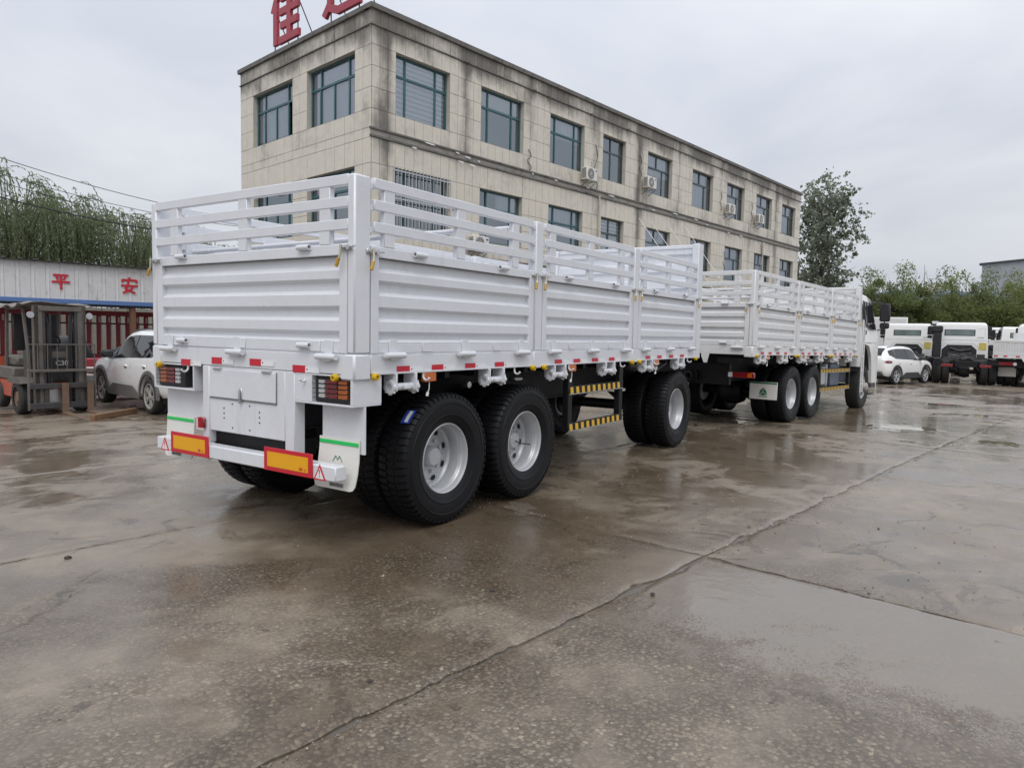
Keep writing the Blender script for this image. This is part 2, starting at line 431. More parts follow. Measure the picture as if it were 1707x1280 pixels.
    pebble = t.mix(t.mapr(stone, .0, .45), (.075, .064, .052), pebble)
    c = t.mix(t.math('MULTIPLY', wear, .72), c, pebble)
    c = t.mix(t.math('MULTIPLY', n_fine, .25), c, (.11, .10, .09))
    c = t.mix(t.math('MULTIPLY', film, .80), c, t.mix(1, c, (.60, .565, .52), 'MULTIPLY'))
    c = t.mix(t.math('MULTIPLY', crack, t.mapr(n_sm, .35, .6, .0, .75)), c, (.05, .043, .036))
    c = t.mix(t.math('MULTIPLY', water, .75), c, (.165, .15, .132))
    c = t.mix(1, c, (1.07, .99, .885), 'MULTIPLY')
    if base: c = (.12, .105, .088)
    rough = t.math('ADD', t.mapr(film, 0, 1, .32, .08), t.math('MULTIPLY', n_fine, .10))
    rough = t.math('ADD', rough, t.math('MULTIPLY', wear, .12))
    rough = t.mix(water, rough, .015)
    q = t.math('ADD', t.math('MULTIPLY', crack, -.6), t.math('MULTIPLY', pits, -.8))
    hh = t.math('ADD', t.math('MAXIMUM', h, t.math('MULTIPLY', lvl, 1.0)), q)
    soft = t.math('SUBTRACT', 1.0, t.math('MULTIPLY', film, .6))
    nb = t.bump(hh, .013, t.math('MULTIPLY', soft, .55))
    t.bsdf(c, rough, 0, nb, t.mapr(water, 0, 1, .6, 1.0))
    return t.m
GM = ground_mat('wet_concrete'); GJ = ground_mat('joint_dirt', True)

def sheet(nx, ny, fx, z_of, mat, name):
    vs = []; fs = []
    for i in range(nx+1):
        for j in range(ny+1):
            x, y = fx(i/nx, j/ny); vs.append((x, y, z_of(x, y)))
    for i in range(nx):
        for j in range(ny):
            a = i*(ny+1)+j; fs.append((a, a+ny+1, a+ny+2, a+1))
    mb = MB(); mb.add(vs, fs); return mb
# the ground sheet to the horizon, finer near the yard
xs = [-900, -300, -100, -40, -20] + [-12+2*k for k in range(36)] + [66, 80, 110, 200, 400, 900]
ys = [-900, -300, -100, -50] + [-36+2*k for k in range(36)] + [40, 60, 110, 300, 900]
vs = [(x, y, gz(x, y)-.016) for x in xs for y in ys]; ny = len(ys)
fs = [(i*ny+j, (i+1)*ny+j, (i+1)*ny+j+1, i*ny+j+1) for i in range(len(xs)-1) for j in range(ny-1)]
ground = MB().add(vs, fs).build('ground', GJ); tag(ground, 'dark wet bed of the concrete yard showing in the slab joints', kind='structure')

SL, SW = 7.3, 3.25
rs = random.Random(3)
def slab(i, j):
    near = (-2 <= i <= 1 and -3 <= j <= 2)
    nu, nv = (150, 70) if near else (14, 8)
    drop = {(-1, -1): -.004, (-1, -2): -.004}.get((i, j), rs.uniform(-.004, .003))
    wide = .06 if (i <= 0 and j in (-1, 0)) else .02
    gap = .0015; gv = .004 if (i <= 0 and j in (-1, 0)) else .0016
    def W(u, v): return (G0[0]+GU[0]*u+GV[0]*v, G0[1]+GU[1]*u+GV[1]*v)
    vs = []; fs = []
    for a in range(nu+1):
        for b in range(nv+1):
            u = i*SL + gap + (SL-2*gap)*a/nu; v = j*SW + gv + (SW-2*gv)*b/nv
            x, y = W(u, v)
            nz1 = mnoise.noise(Vector((x*1.3, y*1.3, 3.1)))*.022 + mnoise.noise(Vector((x*7, y*7, i*5+j)))*.012
            e = 0
            if a == 0: u += max(nz1, -.004)*(1 if near else .3) + (max(0, mnoise.noise(Vector((x*14, y*14, 8)))-.12)*.05+max(0, mnoise.noise(Vector((x*3, y*3, 8)))-.1)*.02); e = 1
            if a == nu: u += min(nz1, .004)*(1 if near else .3) - (max(0, mnoise.noise(Vector((x*14, y*14, 1)))-.12)*.05+max(0, mnoise.noise(Vector((x*3, y*3, 1)))-.1)*.02); e = 1
            if b == 0: v += max(nz1, -.004)*(1 if near else .3) + (max(0, mnoise.noise(Vector((x*14, y*14, 2)))-.12)*.05+max(0, mnoise.noise(Vector((x*3, y*3, 2)))-.05)*wide); e = 1
            if b == nv: v += min(nz1, .004)*(1 if near else .3) - (max(0, mnoise.noise(Vector((x*14, y*14, 5)))-.12)*.05+max(0, mnoise.noise(Vector((x*3, y*3, 5)))-.05)*wide); e = 1
            x, y = W(u, v)
            z = gz(x, y) + drop + (mnoise.noise(Vector((x*.6, y*.6, 0)))*.003) - (.006 if e else 0)
            vs.append((x, y, z))
    for a in range(nu):
        for b in range(nv):
            k = a*(nv+1)+b; fs.append((k, k+nv+1, k+nv+2, k+1))
    # skirt down into the joint
    ring = [a*(nv+1) for a in range(nu+1)] + [nu*(nv+1)+b for b in range(1, nv+1)] + [a*(nv+1)+nv for a in range(nu-1, -1, -1)] + [b for b in range(nv-1, 0, -1)]
    m0 = len(vs)
    for k in ring: vs.append((vs[k][0], vs[k][1], vs[k][2]-.06))
    for q in range(len(ring)):
        q2 = (q+1) % len(ring); fs.append((ring[q], ring[q2], m0+q2, m0+q))
    me = bpy.data.meshes.new('concrete_slab'); me.from_pydata(vs, [], fs)
    bm = bmesh.new(); bm.from_mesh(me); bmesh.ops.recalc_face_normals(bm, faces=bm.faces)
    bm.to_mesh(me); bm.free()
    if me.polygons[0].normal.z < 0: me.flip_normals()
    me.polygons.foreach_set('use_smooth', [True]*len(me.polygons)); me.set_sharp_from_angle(angle=R(50))
    me.materials.append(GM)
    put('concrete_slab', me, ground)
for i in range(-2, 8):
    for j in range(-8, 7): slab(i, j)
# ------------------------------------------------------------------ truck wheels
TR = .54
def tyre_mesh(mat, name='tyre', Rr=TR, w=.30, rin=.285, lugs=58, deep=.012):
    mb = MB(); h = w/2
    prof = [(rin-.012, -h+.075), (rin, -h+.045), (rin+.012, -h+.03), (rin+.045, -h+.014), (rin+.075, -h+.006), (rin+.078, -h+.003), (rin+.084, -h+.003), (rin+.087, -h+.006),
            (rin+.13, -h), (rin+.165, -h+.002), (rin+.169, -h-.002), (rin+.176, -h-.002), (rin+.18, -h+.004), (Rr-.045, -h+.008), (Rr-.028, -h+.018), (Rr-deep, -h+.045),
            (Rr-deep+.004, 0)]
    full = prof + [(r, -a) for r, a in prof[:-1][::-1]]
    mb.lathe(full, 72)
    for k in range(lugs):
        for sgn in (-1, 1):
            t = 2*math.pi*(k + (.5 if sgn > 0 else 0))/lugs; da = 2*math.pi/lugs*.70
            # shoulder block wraps over the corner
            sec = [(Rr-.040, sgn*(h-.006)), (Rr-.018, sgn*(h-.010)), (Rr, sgn*(h-.034)), (Rr, sgn*.045), (Rr-deep-.004, sgn*.045), (Rr-deep-.006, sgn*(h-.05)), (Rr-.04, sgn*(h-.03))]
            vs = []
            for tt, sk in ((t, 0), (t+da, 0)):
                for i, (r, a) in enumerate(sec):
                    q = tt + (.02 if i in (3, 4) else 0)
                    vs.append((r*math.cos(q), a, r*math.sin(q)))
            n = len(sec)
            mb.add(vs, [tuple(range(n)), tuple(range(n, 2*n))[::-1]] + [(i, (i+1) % n, n+(i+1) % n, n+i) for i in range(n)])
        t = 2*math.pi*(k+.25)/lugs; vs = []
        for tt in (t, t+2*math.pi/lugs*.55):
            for r, a in ((Rr, -.035), (Rr, .035), (Rr-deep-.003, .035), (Rr-deep-.003, -.035)):
                vs.append((r*math.cos(tt), a, r*math.sin(tt)))
        mb.add(vs, [(0, 1, 2, 3), (7, 6, 5, 4), (0, 4, 5, 1), (1, 5, 6, 2), (2, 6, 7, 3), (3, 7, 4, 0)])
    return mb.mesh(name, mat, 42)
TYRE = tyre_mesh(RUBBER); TYREM = tyre_mesh(RUBBERM, 'tyre')
def rim_dish(mat, deep=True):
    """dual wheel outer dish, seen from -y"""
    h = .15; mb = MB()
    d = .205 if deep else -.02
    if deep:
        prof = [(.262, -h+.085), (.287, -h+.05), (.292, -h+.036), (.286, -h+.03), (.278, -h+.034), (.272, -h+.05), (.268, -h+.09), (.262, -h+.10), (.257, -h+.112), (.254, -h+.20), (.238, -h+.215), (.232, -h+.232), (.205, -h+.236), (.19, -h+.228), (.17, -h+.226), (.09, -h+.226)]
    else:
        prof = [(.262, -h+.085), (.287, -h+.05), (.292, -h+.036), (.286, -h+.03), (.278, -h+.034), (.27, -h+.06), (.262, -h+.07), (.24, -h+.06), (.20, -h+.03), (.17, -h+.015), (.09, -h+.015)]
    mb.lathe(prof, 64); return mb.mesh('rim', mat, 30)
RIMM = rim_dish(RIM); RIMFRONT = rim_dish(RIM, False)
def hub_mesh():
    mb = MB(); h = .15; d = -h+.226
    mb.lathe([(.09, d), (.088, d-.05), (.07, d-.075), (.0, d-.078)], 28); return mb.mesh('hub', RIM)
HUBM = hub_mesh()
def holes_mesh():
    mb = MB()
    for k in range(1):
        t = 0; r = .205
        mb.add([(r*math.cos(t)+.022*math.cos(a)*math.cos(t)-.03*math.sin(a)*math.sin(t), .0835-.009, r*math.sin(t)+.022*math.cos(a)*math.sin(t)+.03*math.sin(a)*math.cos(t)) for a in [2*math.pi*q/10 for q in range(10)]], [tuple(range(10))])
    return mb.mesh('hand_hole', BLACK)
HOLEM = holes_mesh()
def nuts_mesh(dy):
    mb = MB()
    for k in range(1):
        t = 0; mb.lathe([(.016, dy), (.016, dy-.03), (.0, dy-.03)], 6, c=(.135*math.cos(t), 0, .135*math.sin(t)))
    return mb.mesh('wheel_nut', RIM, 20)
NUTM = nuts_mesh(.076); NUTF = nuts_mesh(-.135)
def dual_wheel(parent, x, side, W=2.5, yface=.02, tyre=None, inner=True):
    """outer and inner tyre on one side; side -1 = right side (y=0), +1 = left (y=W)"""
    ty = tyre or TYRE
    for k in ((0, 1) if inner else (0,)):
        yc = yface + .15 + k*.335
        y = yc if side < 0 else W-yc
        w = empty('wheel', (x, y, TR), 0 if side < 0 else math.pi, parent)
        a = random.uniform(0, 6.28)
        put('tyre', ty, w, rot=(0, a, 0))
        put('rim', RIMM, w, rot=(0, a, 0))
        if k == 0:
            put('hub', HUBM, w); 
            for q in range(10): put('wheel_nut', NUTM, w, rot=(0, a+q*math.pi/5, 0))
            for q in range(8): put('hand_hole', HOLEM, w, rot=(0, a+q*math.pi/4, 0))

# ------------------------------------------------------------------ the drop-side body shared by trailer and truck (modelled at a, d, z with d = outward = +Y)
def panel_mesh(L, z0, z1, mat):
    """corrugated drop side; frame of folded sheet round three pressed ribs"""
    mb = MB(); T = .055; fw = .075
    H = z1-z0
    k = H/.755
    def Z(q): return z0 + (q-1.41)*k
    rec, rib = -.042, -.008
    prof = [(Z(1.491), -.004), (Z(1.491), rec), (Z(1.545), rec), (Z(1.569), rib), (Z(1.638), rib), (Z(1.665), rec), (Z(1.719), rec), (Z(1.742), rib), (Z(1.82), rib), (Z(1.85), rec), (Z(1.903), rec), (Z(1.929), rib), (Z(1.986), rib), (Z(2.027), rec), (Z(2.086), rec), (Z(2.086), -.004)]
    # the sloped lower lip of the recess catches light
    prof[0] = (Z(1.491), -.002); prof[1] = (Z(1.515), rec)
    h = L/2; a0, a1 = -h+fw, h-fw
    for i in range(len(prof)-1):
        (za, da), (zb, db) = prof[i], prof[i+1]
        mb.add([(a0, da, za), (a1, da, za), (a1, db, zb), (a0, db, zb)], [(0, 1, 2, 3)])
        mb.add([(a0, da-.004-.0, za), (a1, da-.004, za), (a1, db-.004, zb), (a0, db-.004, zb)], [(3, 2, 1, 0)])
    # end closures of the pressing
    mb.box(-h, a0, -T, 0, z0, z1, .006); mb.box(a1, h, -T, 0, z0, z1, .006)
    mb.box(a0-.001, a1+.001, -T+.001, -.0015, Z(2.086), z1-.0015, .006); mb.box(a0-.001, a1+.001, -T+.001, -.0015, z0+.0015, Z(1.491), .006)
    me = bpy.data.meshes.new('side_panel'); me.from_pydata(mb.v, [], mb.f)
    me.materials.append(mat)
    me.polygons.foreach_set('use_smooth', [False]*len(me.polygons))
    return me
def hinge_mesh(mat):
    mb = MB(); mb.box(-.042, .042, -.001, .008, .0, .105, .003)
    mb.tube([(-.10, .028, -.012), (.10, .028, -.012)], .023, 14)
    mb.tube([(.10, .028, -.012), (.112, .028, -.012)], .014, 10)
    mb.box(-.036, .036, .0, .03, -.045, .0, .004)
    return mb.mesh('hinge', mat)
def hook_mesh(mat):
    mb = MB(); n = 12; r0, r1 = .021, .014
    for (ra, rb) in ((r0, r1),):
        mb.lathe([(r0, -.062), (r0, .062), (r1, .062), (r1, -.062), (r0, -.062)], 14, axis='x', c=(0, .018, 0))
    return mb.mesh('tarp_hook', mat)
def plate_mesh(mat, w=.06):
    return MB().box(-w, w, -.001, .006, -.036, .040, .003).mesh('stiffener_plate', mat)
def winch_mesh(mat):
    mb = MB()
    mb.box(-.115, -.10, -.11, .02, -.13, .0, .003); mb.box(.10, .115, -.11, .02, -.13, .0, .003)
    mb.lathe([(.028, -.10), (.028, .10)], 14, axis='x', c=(0, -.03, -.10))
    for s_ in (-1, 1):
        mb.lathe([(.0, s_*.115), (.05, s_*.115), (.05, s_*.14), (.03, s_*.14), (.03, s_*.118), (.0, s_*.118)], 12, axis='x', c=(0, -.03, -.10))
        for k in range(8):
            t = 2*math.pi*k/8
            mb.box(s_*.118, s_*.137, -.03+.047*math.cos(t)-.010, -.03+.047*math.cos(t)+.010, -.10+.047*math.sin(t)-.010, -.10+.047*math.sin(t)+.010)
    mb.box(-.03, .03, .0, .03, -.115, -.085, .004)
    return mb.mesh('strap_winch', mat)
def knob_mesh():
    mb = MB(); mb.lathe([(.0, 0), (.024, 0), (.027, .01), (.027, .03), (.023, .040), (.013, .042), (.012, .02), (.0, .02)], 18, axis='y'); return mb.mesh('rubber_buffer', YEL)
def jhook_mesh(mat):
    mb = MB(); pts = [(0, -.01, .0)] + [(0, -.01+.032*(1-math.cos(t)), -.03-.032*math.sin(t)) for t in [i*math.pi/8 for i in range(0, 8)]]
    mb.tube(pts, .009, 8); return mb.mesh('rope_hook', mat)
LATCH_B = None
def latch_meshes(mat):
    b = MB(); b.box(-.055, .055, 0, .012, -.018, .018, .003); b.lathe([(.016, 0), (.016, .035), (.0, .035)], 12, axis='y', c=(.02, 0, 0)); b.lathe([(.016, 0), (.016, .03), (.0, .03)], 12, axis='y', c=(-.035, 0, 0))
    b.tube([(-.10, .022, .006), (.03, .022, .0)], .007, 8)
    l = MB(); l.tube([(.02, .04, .02), (.02, .042, -.05), (.03, .046, -.075)], .0085, 8)
    g = MB(); g.tube([(.029, .046, -.072), (.052, .05, -.13)], .0125, 10)
    return b.mesh('latch', STEEL), l.mesh('lever', BRASS), g.mesh('grip', YGRIP)
def body_kit(mat):
    k = dict(hinge=hinge_mesh(mat), hook=hook_mesh(mat), plate=plate_mesh(mat), winch=winch_mesh(mat), knob=knob_mesh(), jhook=jhook_mesh(mat))
    k['latch'], k['lever'], k['grip'] = latch_meshes(mat)
    k['red'] = MB().box(-.068, .068, 0, .003, -.026, .026).mesh('red_reflector', RED)
    k['white'] = MB().box(-.075, .075, 0, .0025, -.020, .020).mesh('white_reflector', TAPEW)
    k['dot'] = MB().box(-.006, .006, 0, .0035, -.006, .006).mesh('reflector_print', RED)
    a = MB(); a.box(-.07, .07, -.04, .004, -.075, .0, .006); k['amber'] = a.mesh('marker_lamp', AMBER)
    c = MB(); c.tube([(0, -.01, -.07), (.005, -.008, -.13), (.02, -.008, -.16)], .004, 6); c.tube([(.02, -.008, -.155), (.03, -.008, -.185)], .011, 8); k['lead'] = c.mesh('lamp_lead', TAPEW)
    return k
def stud(parent, mat, loc, rot, zt, zb):
    return MB().box(-.055, .055, -.05, -.004, zb, zt, .005).build('rack_stud', mat, parent, loc, rot)
def rack_rail(parent, mat, L, loc, rot, h=.072):
    return MB().box(-L/2, L/2, -.045, 0, -h/2, h/2, .005).build('rack_rail', mat, parent, loc, rot)

def cargo_body(root, P, mat, kit, W=2.5, zt=2.63, zp=2.165, zs=1.41, zb=1.265, zh=2.93, zc=1.225, rails=(2.595, 2.447, 2.295), rear_bars=True, wins=True):
    """P: [(x0,x1) of each drop side]; posts fill between; headboard at the end"""
    XE = P[-1][1]+.20
    sides = ((0.0, math.pi, -1), (W, 0.0, 1))
    # deck and edge beams
    MB().box(.02, XE-.01, .06, W-.06, zb+.06, zs-.03).build('deck', mat, root)
    for (y, rz, sg) in sides:
        # d is outward; edge beam face sits 4 mm behind the panels' face
        b = MB().box(-(XE-.16)/2, (XE-.16)/2, -.07, -.003, zb, zs-.004, .006).build('edge_beam', mat, root, ((XE+.16)/2, y, 0), rz)
        MB().box(-(XE-.2)/2, (XE-.2)/2, -.02, .004, zb-.002, zb+.012).build('edge_lip', mat, b)
    MB().box(.10-W/2, W/2-.10, -.07, -.003, zb, zs-.004, .006).build('rear_beam', mat, root, (0, W/2, 0), R(90))
    # corner posts, folded, with a box foot
    for y, sg in ((0, 1), (W, -1)):
        p = MB(); p.box(0, .155, 0 if sg > 0 else -.075, .075 if sg > 0 else 0, zs+.002, zt, .012)
        po = p.build('corner_post', mat, root, (0, y, 0))
        q = MB(); q.box(-.006, .158, -.006 if sg > 0 else -.14, .14 if sg > 0 else .006, zc, zs, .014); q.build('post_foot', mat, po)
    posts = [(P[i][1], P[i+1][0]) for i in range(len(P)-1)]
    for (x0, x1) in posts:
        for (y, rz, sg) in sides:
            p = MB(); p.box(-(x1-x0)/2+.012, (x1-x0)/2-.012, -.09, .002, zs, zt-.002, .008)
            po = p.build('side_post', mat, root, ((x0+x1)/2, y, 0), rz)
            MB().box(-(x1-x0)/2+.004, (x1-x0)/2-.004, -.10, .006, zc+.02, zs-.001, .008).build('post_foot', mat, po)
    # headboard, pressed ribs seen from inside
    for ya_, yb_ in ((0, .10), (W-.10, W)): MB().box(XE-.20, XE, ya_, yb_, zc+.02, zh, .01).build('headboard_post', mat, root)
    sh = MB(); n = 6; zz0, zz1 = zs, zh-.01
    prof = []
    for i in range(n):
        a = zz0+(zz1-zz0)*i/n; d = (zz1-zz0)/n
        prof += [(a, 0), (a+d*.42, 0), (a+d*.5, -.035), (a+d*.92, -.035)]
    prof.append((zz1, 0))
    for i in range(len(prof)-1):
        (za, da), (zb_, db) = prof[i], prof[i+1]
        sh.add([(XE-.09+da, .10, za), (XE-.09+da, W-.10, za), (XE-.09+db, W-.10, zb_), (XE-.09+db, .10, zb_)], [(3, 2, 1, 0)])
        sh.add([(XE-.07+da, .10, za), (XE-.07+da, W-.10, za), (XE-.07+db, W-.10, zb_), (XE-.07+db, .10, zb_)], [(0, 1, 2, 3)])
    sh.box(XE-.14, XE-.02, .10, W-.10, zh-.06, zh-.004, .008)
    me = bpy.data.meshes.new('headboard'); me.from_pydata(sh.v, [], sh.f); me.materials.append(mat); put('headboard', me, root)
    # sides
    pm = {}
    for pi, (x0, x1) in enumerate(P):
        L = x1-x0-.014; key = round(L, 3)
        if key not in pm: pm[key] = panel_mesh(L, zs, zp, mat)
        for (y, rz, sg) in sides:
            pn = put('side_panel', pm[key], root, ((x0+x1)/2, y, 0), rz)
            if sg < 0 or True:
                for f in (-.40, .0, .40): put('hinge', kit['hinge'], pn, (f*L, 0, zs-.0))
                for f in (-.25, .27): put('tarp_hook', kit['hook'], pn, (f*L, -.002, zp-.02)); 
                for f in (-.22, .22): put('stiffener_plate', kit['plate'], pn, (f*L, 0, zs+.045))
            for z in rails:
                rack_rail(root, mat, L-.05, ((x0+x1)/2, y, z), rz)
            for f in (-.415, -.025, .35):
                stud(root, mat, ((x0+x1)/2+f*L, y, 0), rz, rails[0]-.03, zp+.0)
            # brackets that hold the rack to the posts
            for e in (x0-.005, x1+.005):
                for z in rails:
                    MB().box(-.035, .035, -.06, -.012, -.045, .0, .004).build('rail_socket', mat, root, (e, y, z), rz)
            for e, s_ in ((x0, 1), (x1, -1)):
                lt = put('latch', kit['latch'], root, (e+s_*.005, y, zp-.045), rz)
                put('lever', kit['lever'], lt); put('grip', kit['grip'], lt)
            # tape, winches, lamps, buffers on the edge beam
            for f in (-.345, -.16, .04, .24):
                xa = (x0+x1)/2+f*L
                put('red_reflector', kit['red'], root, (xa, y, 1.292+(zb-1.265)), rz)
                wr = put('white_reflector', kit['white'], root, (xa+.145, y, 1.288+(zb-1.265)), rz)
                put('reflector_print', kit['dot'], wr, (.055, 0, .004))
            for f in (-.335, .215): put('strap_winch', kit['winch'], root, ((x0+x1)/2+f*L, y-sg*-.0, zb-.002), rz)
            am = put('marker_lamp', kit['amber'], root, ((x0+x1)/2-.20*L, y, zb-.004), rz); put('lamp_lead', kit['lead'], am)
            for f in (-.235, .36): put('rope_hook', kit['jhook'], root, ((x0+x1)/2+f*L, y, zb), rz)
            for e in (x0+.03, x1-.03): put('rubber_buffer', kit['knob'], root, (e, y-.0, zb-.015), rz)
    # tailgate
    L = W-.155; tp = panel_mesh(L, zs, zp, mat); tg = put('tailgate', tp, root, (0, W/2, 0), R(90))
    for y in (-1.0, 0.04, .97): put('hinge', kit['hinge'], tg, (y, 0, zs-.012))
    for y in (-.75, .78): put('tarp_hook', kit['hook'], tg, (y, -.002, zp-.01)); put('tarp_hook', kit['hook'], tg, (y, -.002, zs+.05))
    for y in (-.85, .0, .85): put('stiffener_plate', kit['plate'], tg, (y, 0, zs+.045))
    for z in rails: rack_rail(root, mat, W-.13, (0, W/2, z), R(90))
    for y in (.305, 1.23, 2.16): stud(root, mat, (0, y, 0), R(90), rails[0]-.03, zp)
    for y, s_ in ((.075, -1), (W-.075, 1)):
        lt = put('latch', kit['latch'], root, (0, y, zp-.03), R(90)); put('lever', kit['lever'], lt); put('grip', kit['grip'], lt)
    # bows across the load space
    if rear_bars:
        for (x, z) in [((P[i][0]+P[i][1])/2+f*(P[i][1]-P[i][0]), zq) for i in range(1) for f, zq in ((-.40, 2.25), (-.01, 2.40), (.36, 2.53))]:
            MB().tube([(x, .04, z), (x, W-.04, z)], .019, 10).build('cross_bar', mat, root)
    return XE
# ------------------------------------------------------------------ the trailer in front
def stripe_guard(root, x0, x1, y, zs_, n, sg=-1, mat=BLACK):
    """side guard: posts, two rails, each with yellow blocks"""
    for x in (x0+.04, x1-.04):
        MB().box(x-.045, x+.045, y-.02, y+.05, zs_[0]-.05, 1.20, .005).build('guard_post', mat, root)
    for z in zs_:
        r = MB(); r.box(x0, x1, y-.028, y-.002, z-.045, z+.045, .006); ro = r.build('guard_rail', mat, root)
        d = (x1-x0-.06)/n; w = d*.5; a = 0
        s = MB().prism([(a, z-.034), (a+w, z-.034), (a+w*.75, z+.034), (a-w*.25+.006, z+.034)], y-.031 if sg < 0 else y-.001, y-.028 if sg < 0 else y+.002).mesh('warning_stripe', YELT)
        for k in range(n): put('warning_stripe', s, ro, (x0+.03+k*d, 0, 0))
        e = MB(); e.box(x0, x1, y-.030, y-.027, z-.045, z-.037); e.build('rail_edge', STEEL, ro)

kitT = body_kit(WHITE)
trailer = thing('cargo_trailer', 'white three-axle drop-side trailer with slatted rack sides and red and yellow rear boards', 'trailer', (0, 0, 0))
TP = [(.155, 2.30), (2.45, 4.55), (4.72, 6.80)]
cargo_body(trailer, TP, WHITE, kitT)
# rear lower work
rl = MB()
cp = MB(); cp.box(.004, .14, .73, 1.675, .735, 1.262, .006); cpo = cp.build('tool_box', WHITE, trailer)
MB().box(-.004, .008, .825, 1.665, 1.013, 1.240, .003).build('tool_box_door', WHITE, cpo)
sm = MB(); sm.box(-.0055, -.0035, .818, .824, 1.008, 1.246); sm.box(-.0055, .003, .82, 1.67, 1.004, 1.0075); sm.build('door_gap', DKGREY, cpo)
for y in (.93, 1.55):
    MB().tube([(-.008, y-.05, 1.246), (-.008, y+.05, 1.246)], .012, 10).build('door_hinge', STEEL, cpo)
h = MB(); h.box(-.012, -.003, 1.235, 1.265, .99, 1.10, .003); h.tube([(-.02, 1.25, 1.085), (-.022, 1.245, 1.03), (-.016, 1.25, .985)], .009, 8); h.build('door_handle', STEEL, cpo)
rv = MB()
for y in (1.03, 1.48):
    for z in (.85, .89, .93): rv.lathe([(.0, .0), (.006, .0), (.006, .006)], 8, axis='x', c=(-.001, y, z))
for y, z in ((1.15, .97), (1.37, .97), (1.15, .78), (1.37, .78)): rv.lathe([(.0, .0), (.006, .0), (.006, .006)], 8, axis='x', c=(-.001, y, z))
rv.build('rivet', DKGREY, cpo)
for y0, y1, z0 in ((.62, .728, .632), (1.677, 1.765, .632)):
    MB().box(0, .10, y0, y1, z0, 1.262, .006).build('rear_pillar', WHITE, trailer)
MB().box(.06, .30, .729, 1.676, .60, .7345).build('underrun_panel', BLACK, trailer)
bp = MB(); bp.box(-.085, .02, .09, 2.31, .525, .630, .008); bpo = bp.build('rear_bumper', WHITE, trailer)
# lamps
for side in (0, 1):
    def Y(v): return v if side == 0 else 2.5-v
    y0, y1 = .015, .612
    b = MB()
    b.box(.0, .28, Y(y0), Y(y1), 1.040, 1.055, .003); b.box(.0, .28, Y(y0), Y(y1), 1.247, 1.260, .003)
    b.box(.0, .28, Y(y0), Y(y0+.02), 1.055, 1.247); b.box(.0, .28, Y(y1-.015), Y(y1), 1.055, 1.247); b.box(.26, .28, Y(y0+.02), Y(y1-.015), 1.055, 1.247)
    if side == 0: b.box(.0, .26, Y(.43), Y(y1-.015), 1.055, 1.247)
    bo = b.build('lamp_box', WHITE, trailer)
    hs = MB(); hs.box(.03, .25, Y(.04), Y(.428), 1.058, 1.244, .008); hso = hs.build('tail_lamp', INK, trailer)
    for (a, c, m, nm) in ((.085, .175, AMBER, 'amber_lens'), (.185, .30, REDL, 'red_lens'), (.315, .375, CLEARL, 'clear_lens')):
        l = MB()
        for k in range(4): l.box(.012, .032, Y(a), Y(c), 1.092+k*.034, 1.119+k*.034, .003)
        l.build(nm, m, hso)
    cg = MB()
    for k in range(5): cg.box(-.002, .003, Y(.05), Y(.42), 1.088+k*.033, 1.092+k*.033)
    cg.build('lamp_grille', INK, hso)
    # guard sheet and mud flap
    if side == 0: MB().box(.11, .125, Y(-.02+.03), Y(.44), .70, 1.0395).build('flap_carrier', WHITE, trailer)
    else: MB().box(.11, .125, Y(.03), Y(.735), .70, 1.0395).build('flap_carrier', WHITE, trailer)
    n = 7; vs = []; rows = []
    flp = MB(); ya, yb = .045, .455
    outline = []
    zs_ = [.80, .72, .64, .55, .47, .442, .434]; wid = [(ya, yb), (ya, yb), (ya+.0, yb+.005), (ya+.004, yb+.012), (ya+.012, yb+.02), (ya+.03, yb+.01), (ya+.06, yb-.02)]
    xo = [.105, .102, .096, .086, .072, .066, .064]
    for d in (0, .009):
        for z, (a, c), x in zip(zs_, wid, xo):
            for q in range(6): vs.append((x-d, Y(a+(c-a)*q/5), z))
    fs = []
    m = len(zs_)*6
    for r_ in range(len(zs_)-1):
        for q in range(5):
            k = r_*6+q; fs.append((k, k+1, k+7, k+6)); fs.append((m+k, m+k+6, m+k+7, m+k+1))
    for r_ in range(len(zs_)-1):
        for q in (0, 5):
            k = r_*6+q; fs.append((k, k+6, m+k+6, m+k))
    for r_ in (0, len(zs_)-1):
        for q in range(5):
            k = r_*6+q; fs.append((k, k+1, m+k+1, m+k))
    fo = flp.add(vs, fs).build('mud_flap', FLAP, trailer)
    MB().box(.088, .096, Y(.05), Y(.45), .752, .780, .003).build('green_strip', GREEN, fo)
    ms = MB(); dz = -.03   # small crown mark above the bumper
    for ln in (((.205, .655), (.235, .70)), ((.235, .70), (.255, .67)), ((.255, .67), (.275, .70)), ((.275, .70), (.305, .655))):
        (a, z), (c, w) = ln; L_ = math.hypot(c-a, w-z); nx, nz = -(w-z)/L_*.003, (c-a)/L_*.003
        ms.add([(.0850, Y(a+nx), z+nz+dz), (.0850, Y(c+nx), w+nz+dz), (.0850, Y(c-nx), w-nz+dz), (.0850, Y(a-nx), z-nz+dz)], [(0, 1, 2, 3)])
    if side == 0: ms.build('printed_mark', LGREEN, fo)
    pl = MB(); pl.box(.0185, .0195, Y(.17), Y(.31), .496, .499); pl.box(.0185, .0195, Y(.17), Y(.31), .525, .528); pl.box(.0185, .0195, Y(.17), Y(.173), .499, .525); pl.box(.0185, .0195, Y(.307), Y(.31), .499, .525)
    pl.xf(Matrix.Translation((.040, 0, -.049))).build('print_frame', INK, fo)
    tx = text_mesh('SINOTRUK', .026, .0008, INK); put('lettering', tx, fo, (.0575, Y(.24), .463), (R(84), 0, R(-90)))
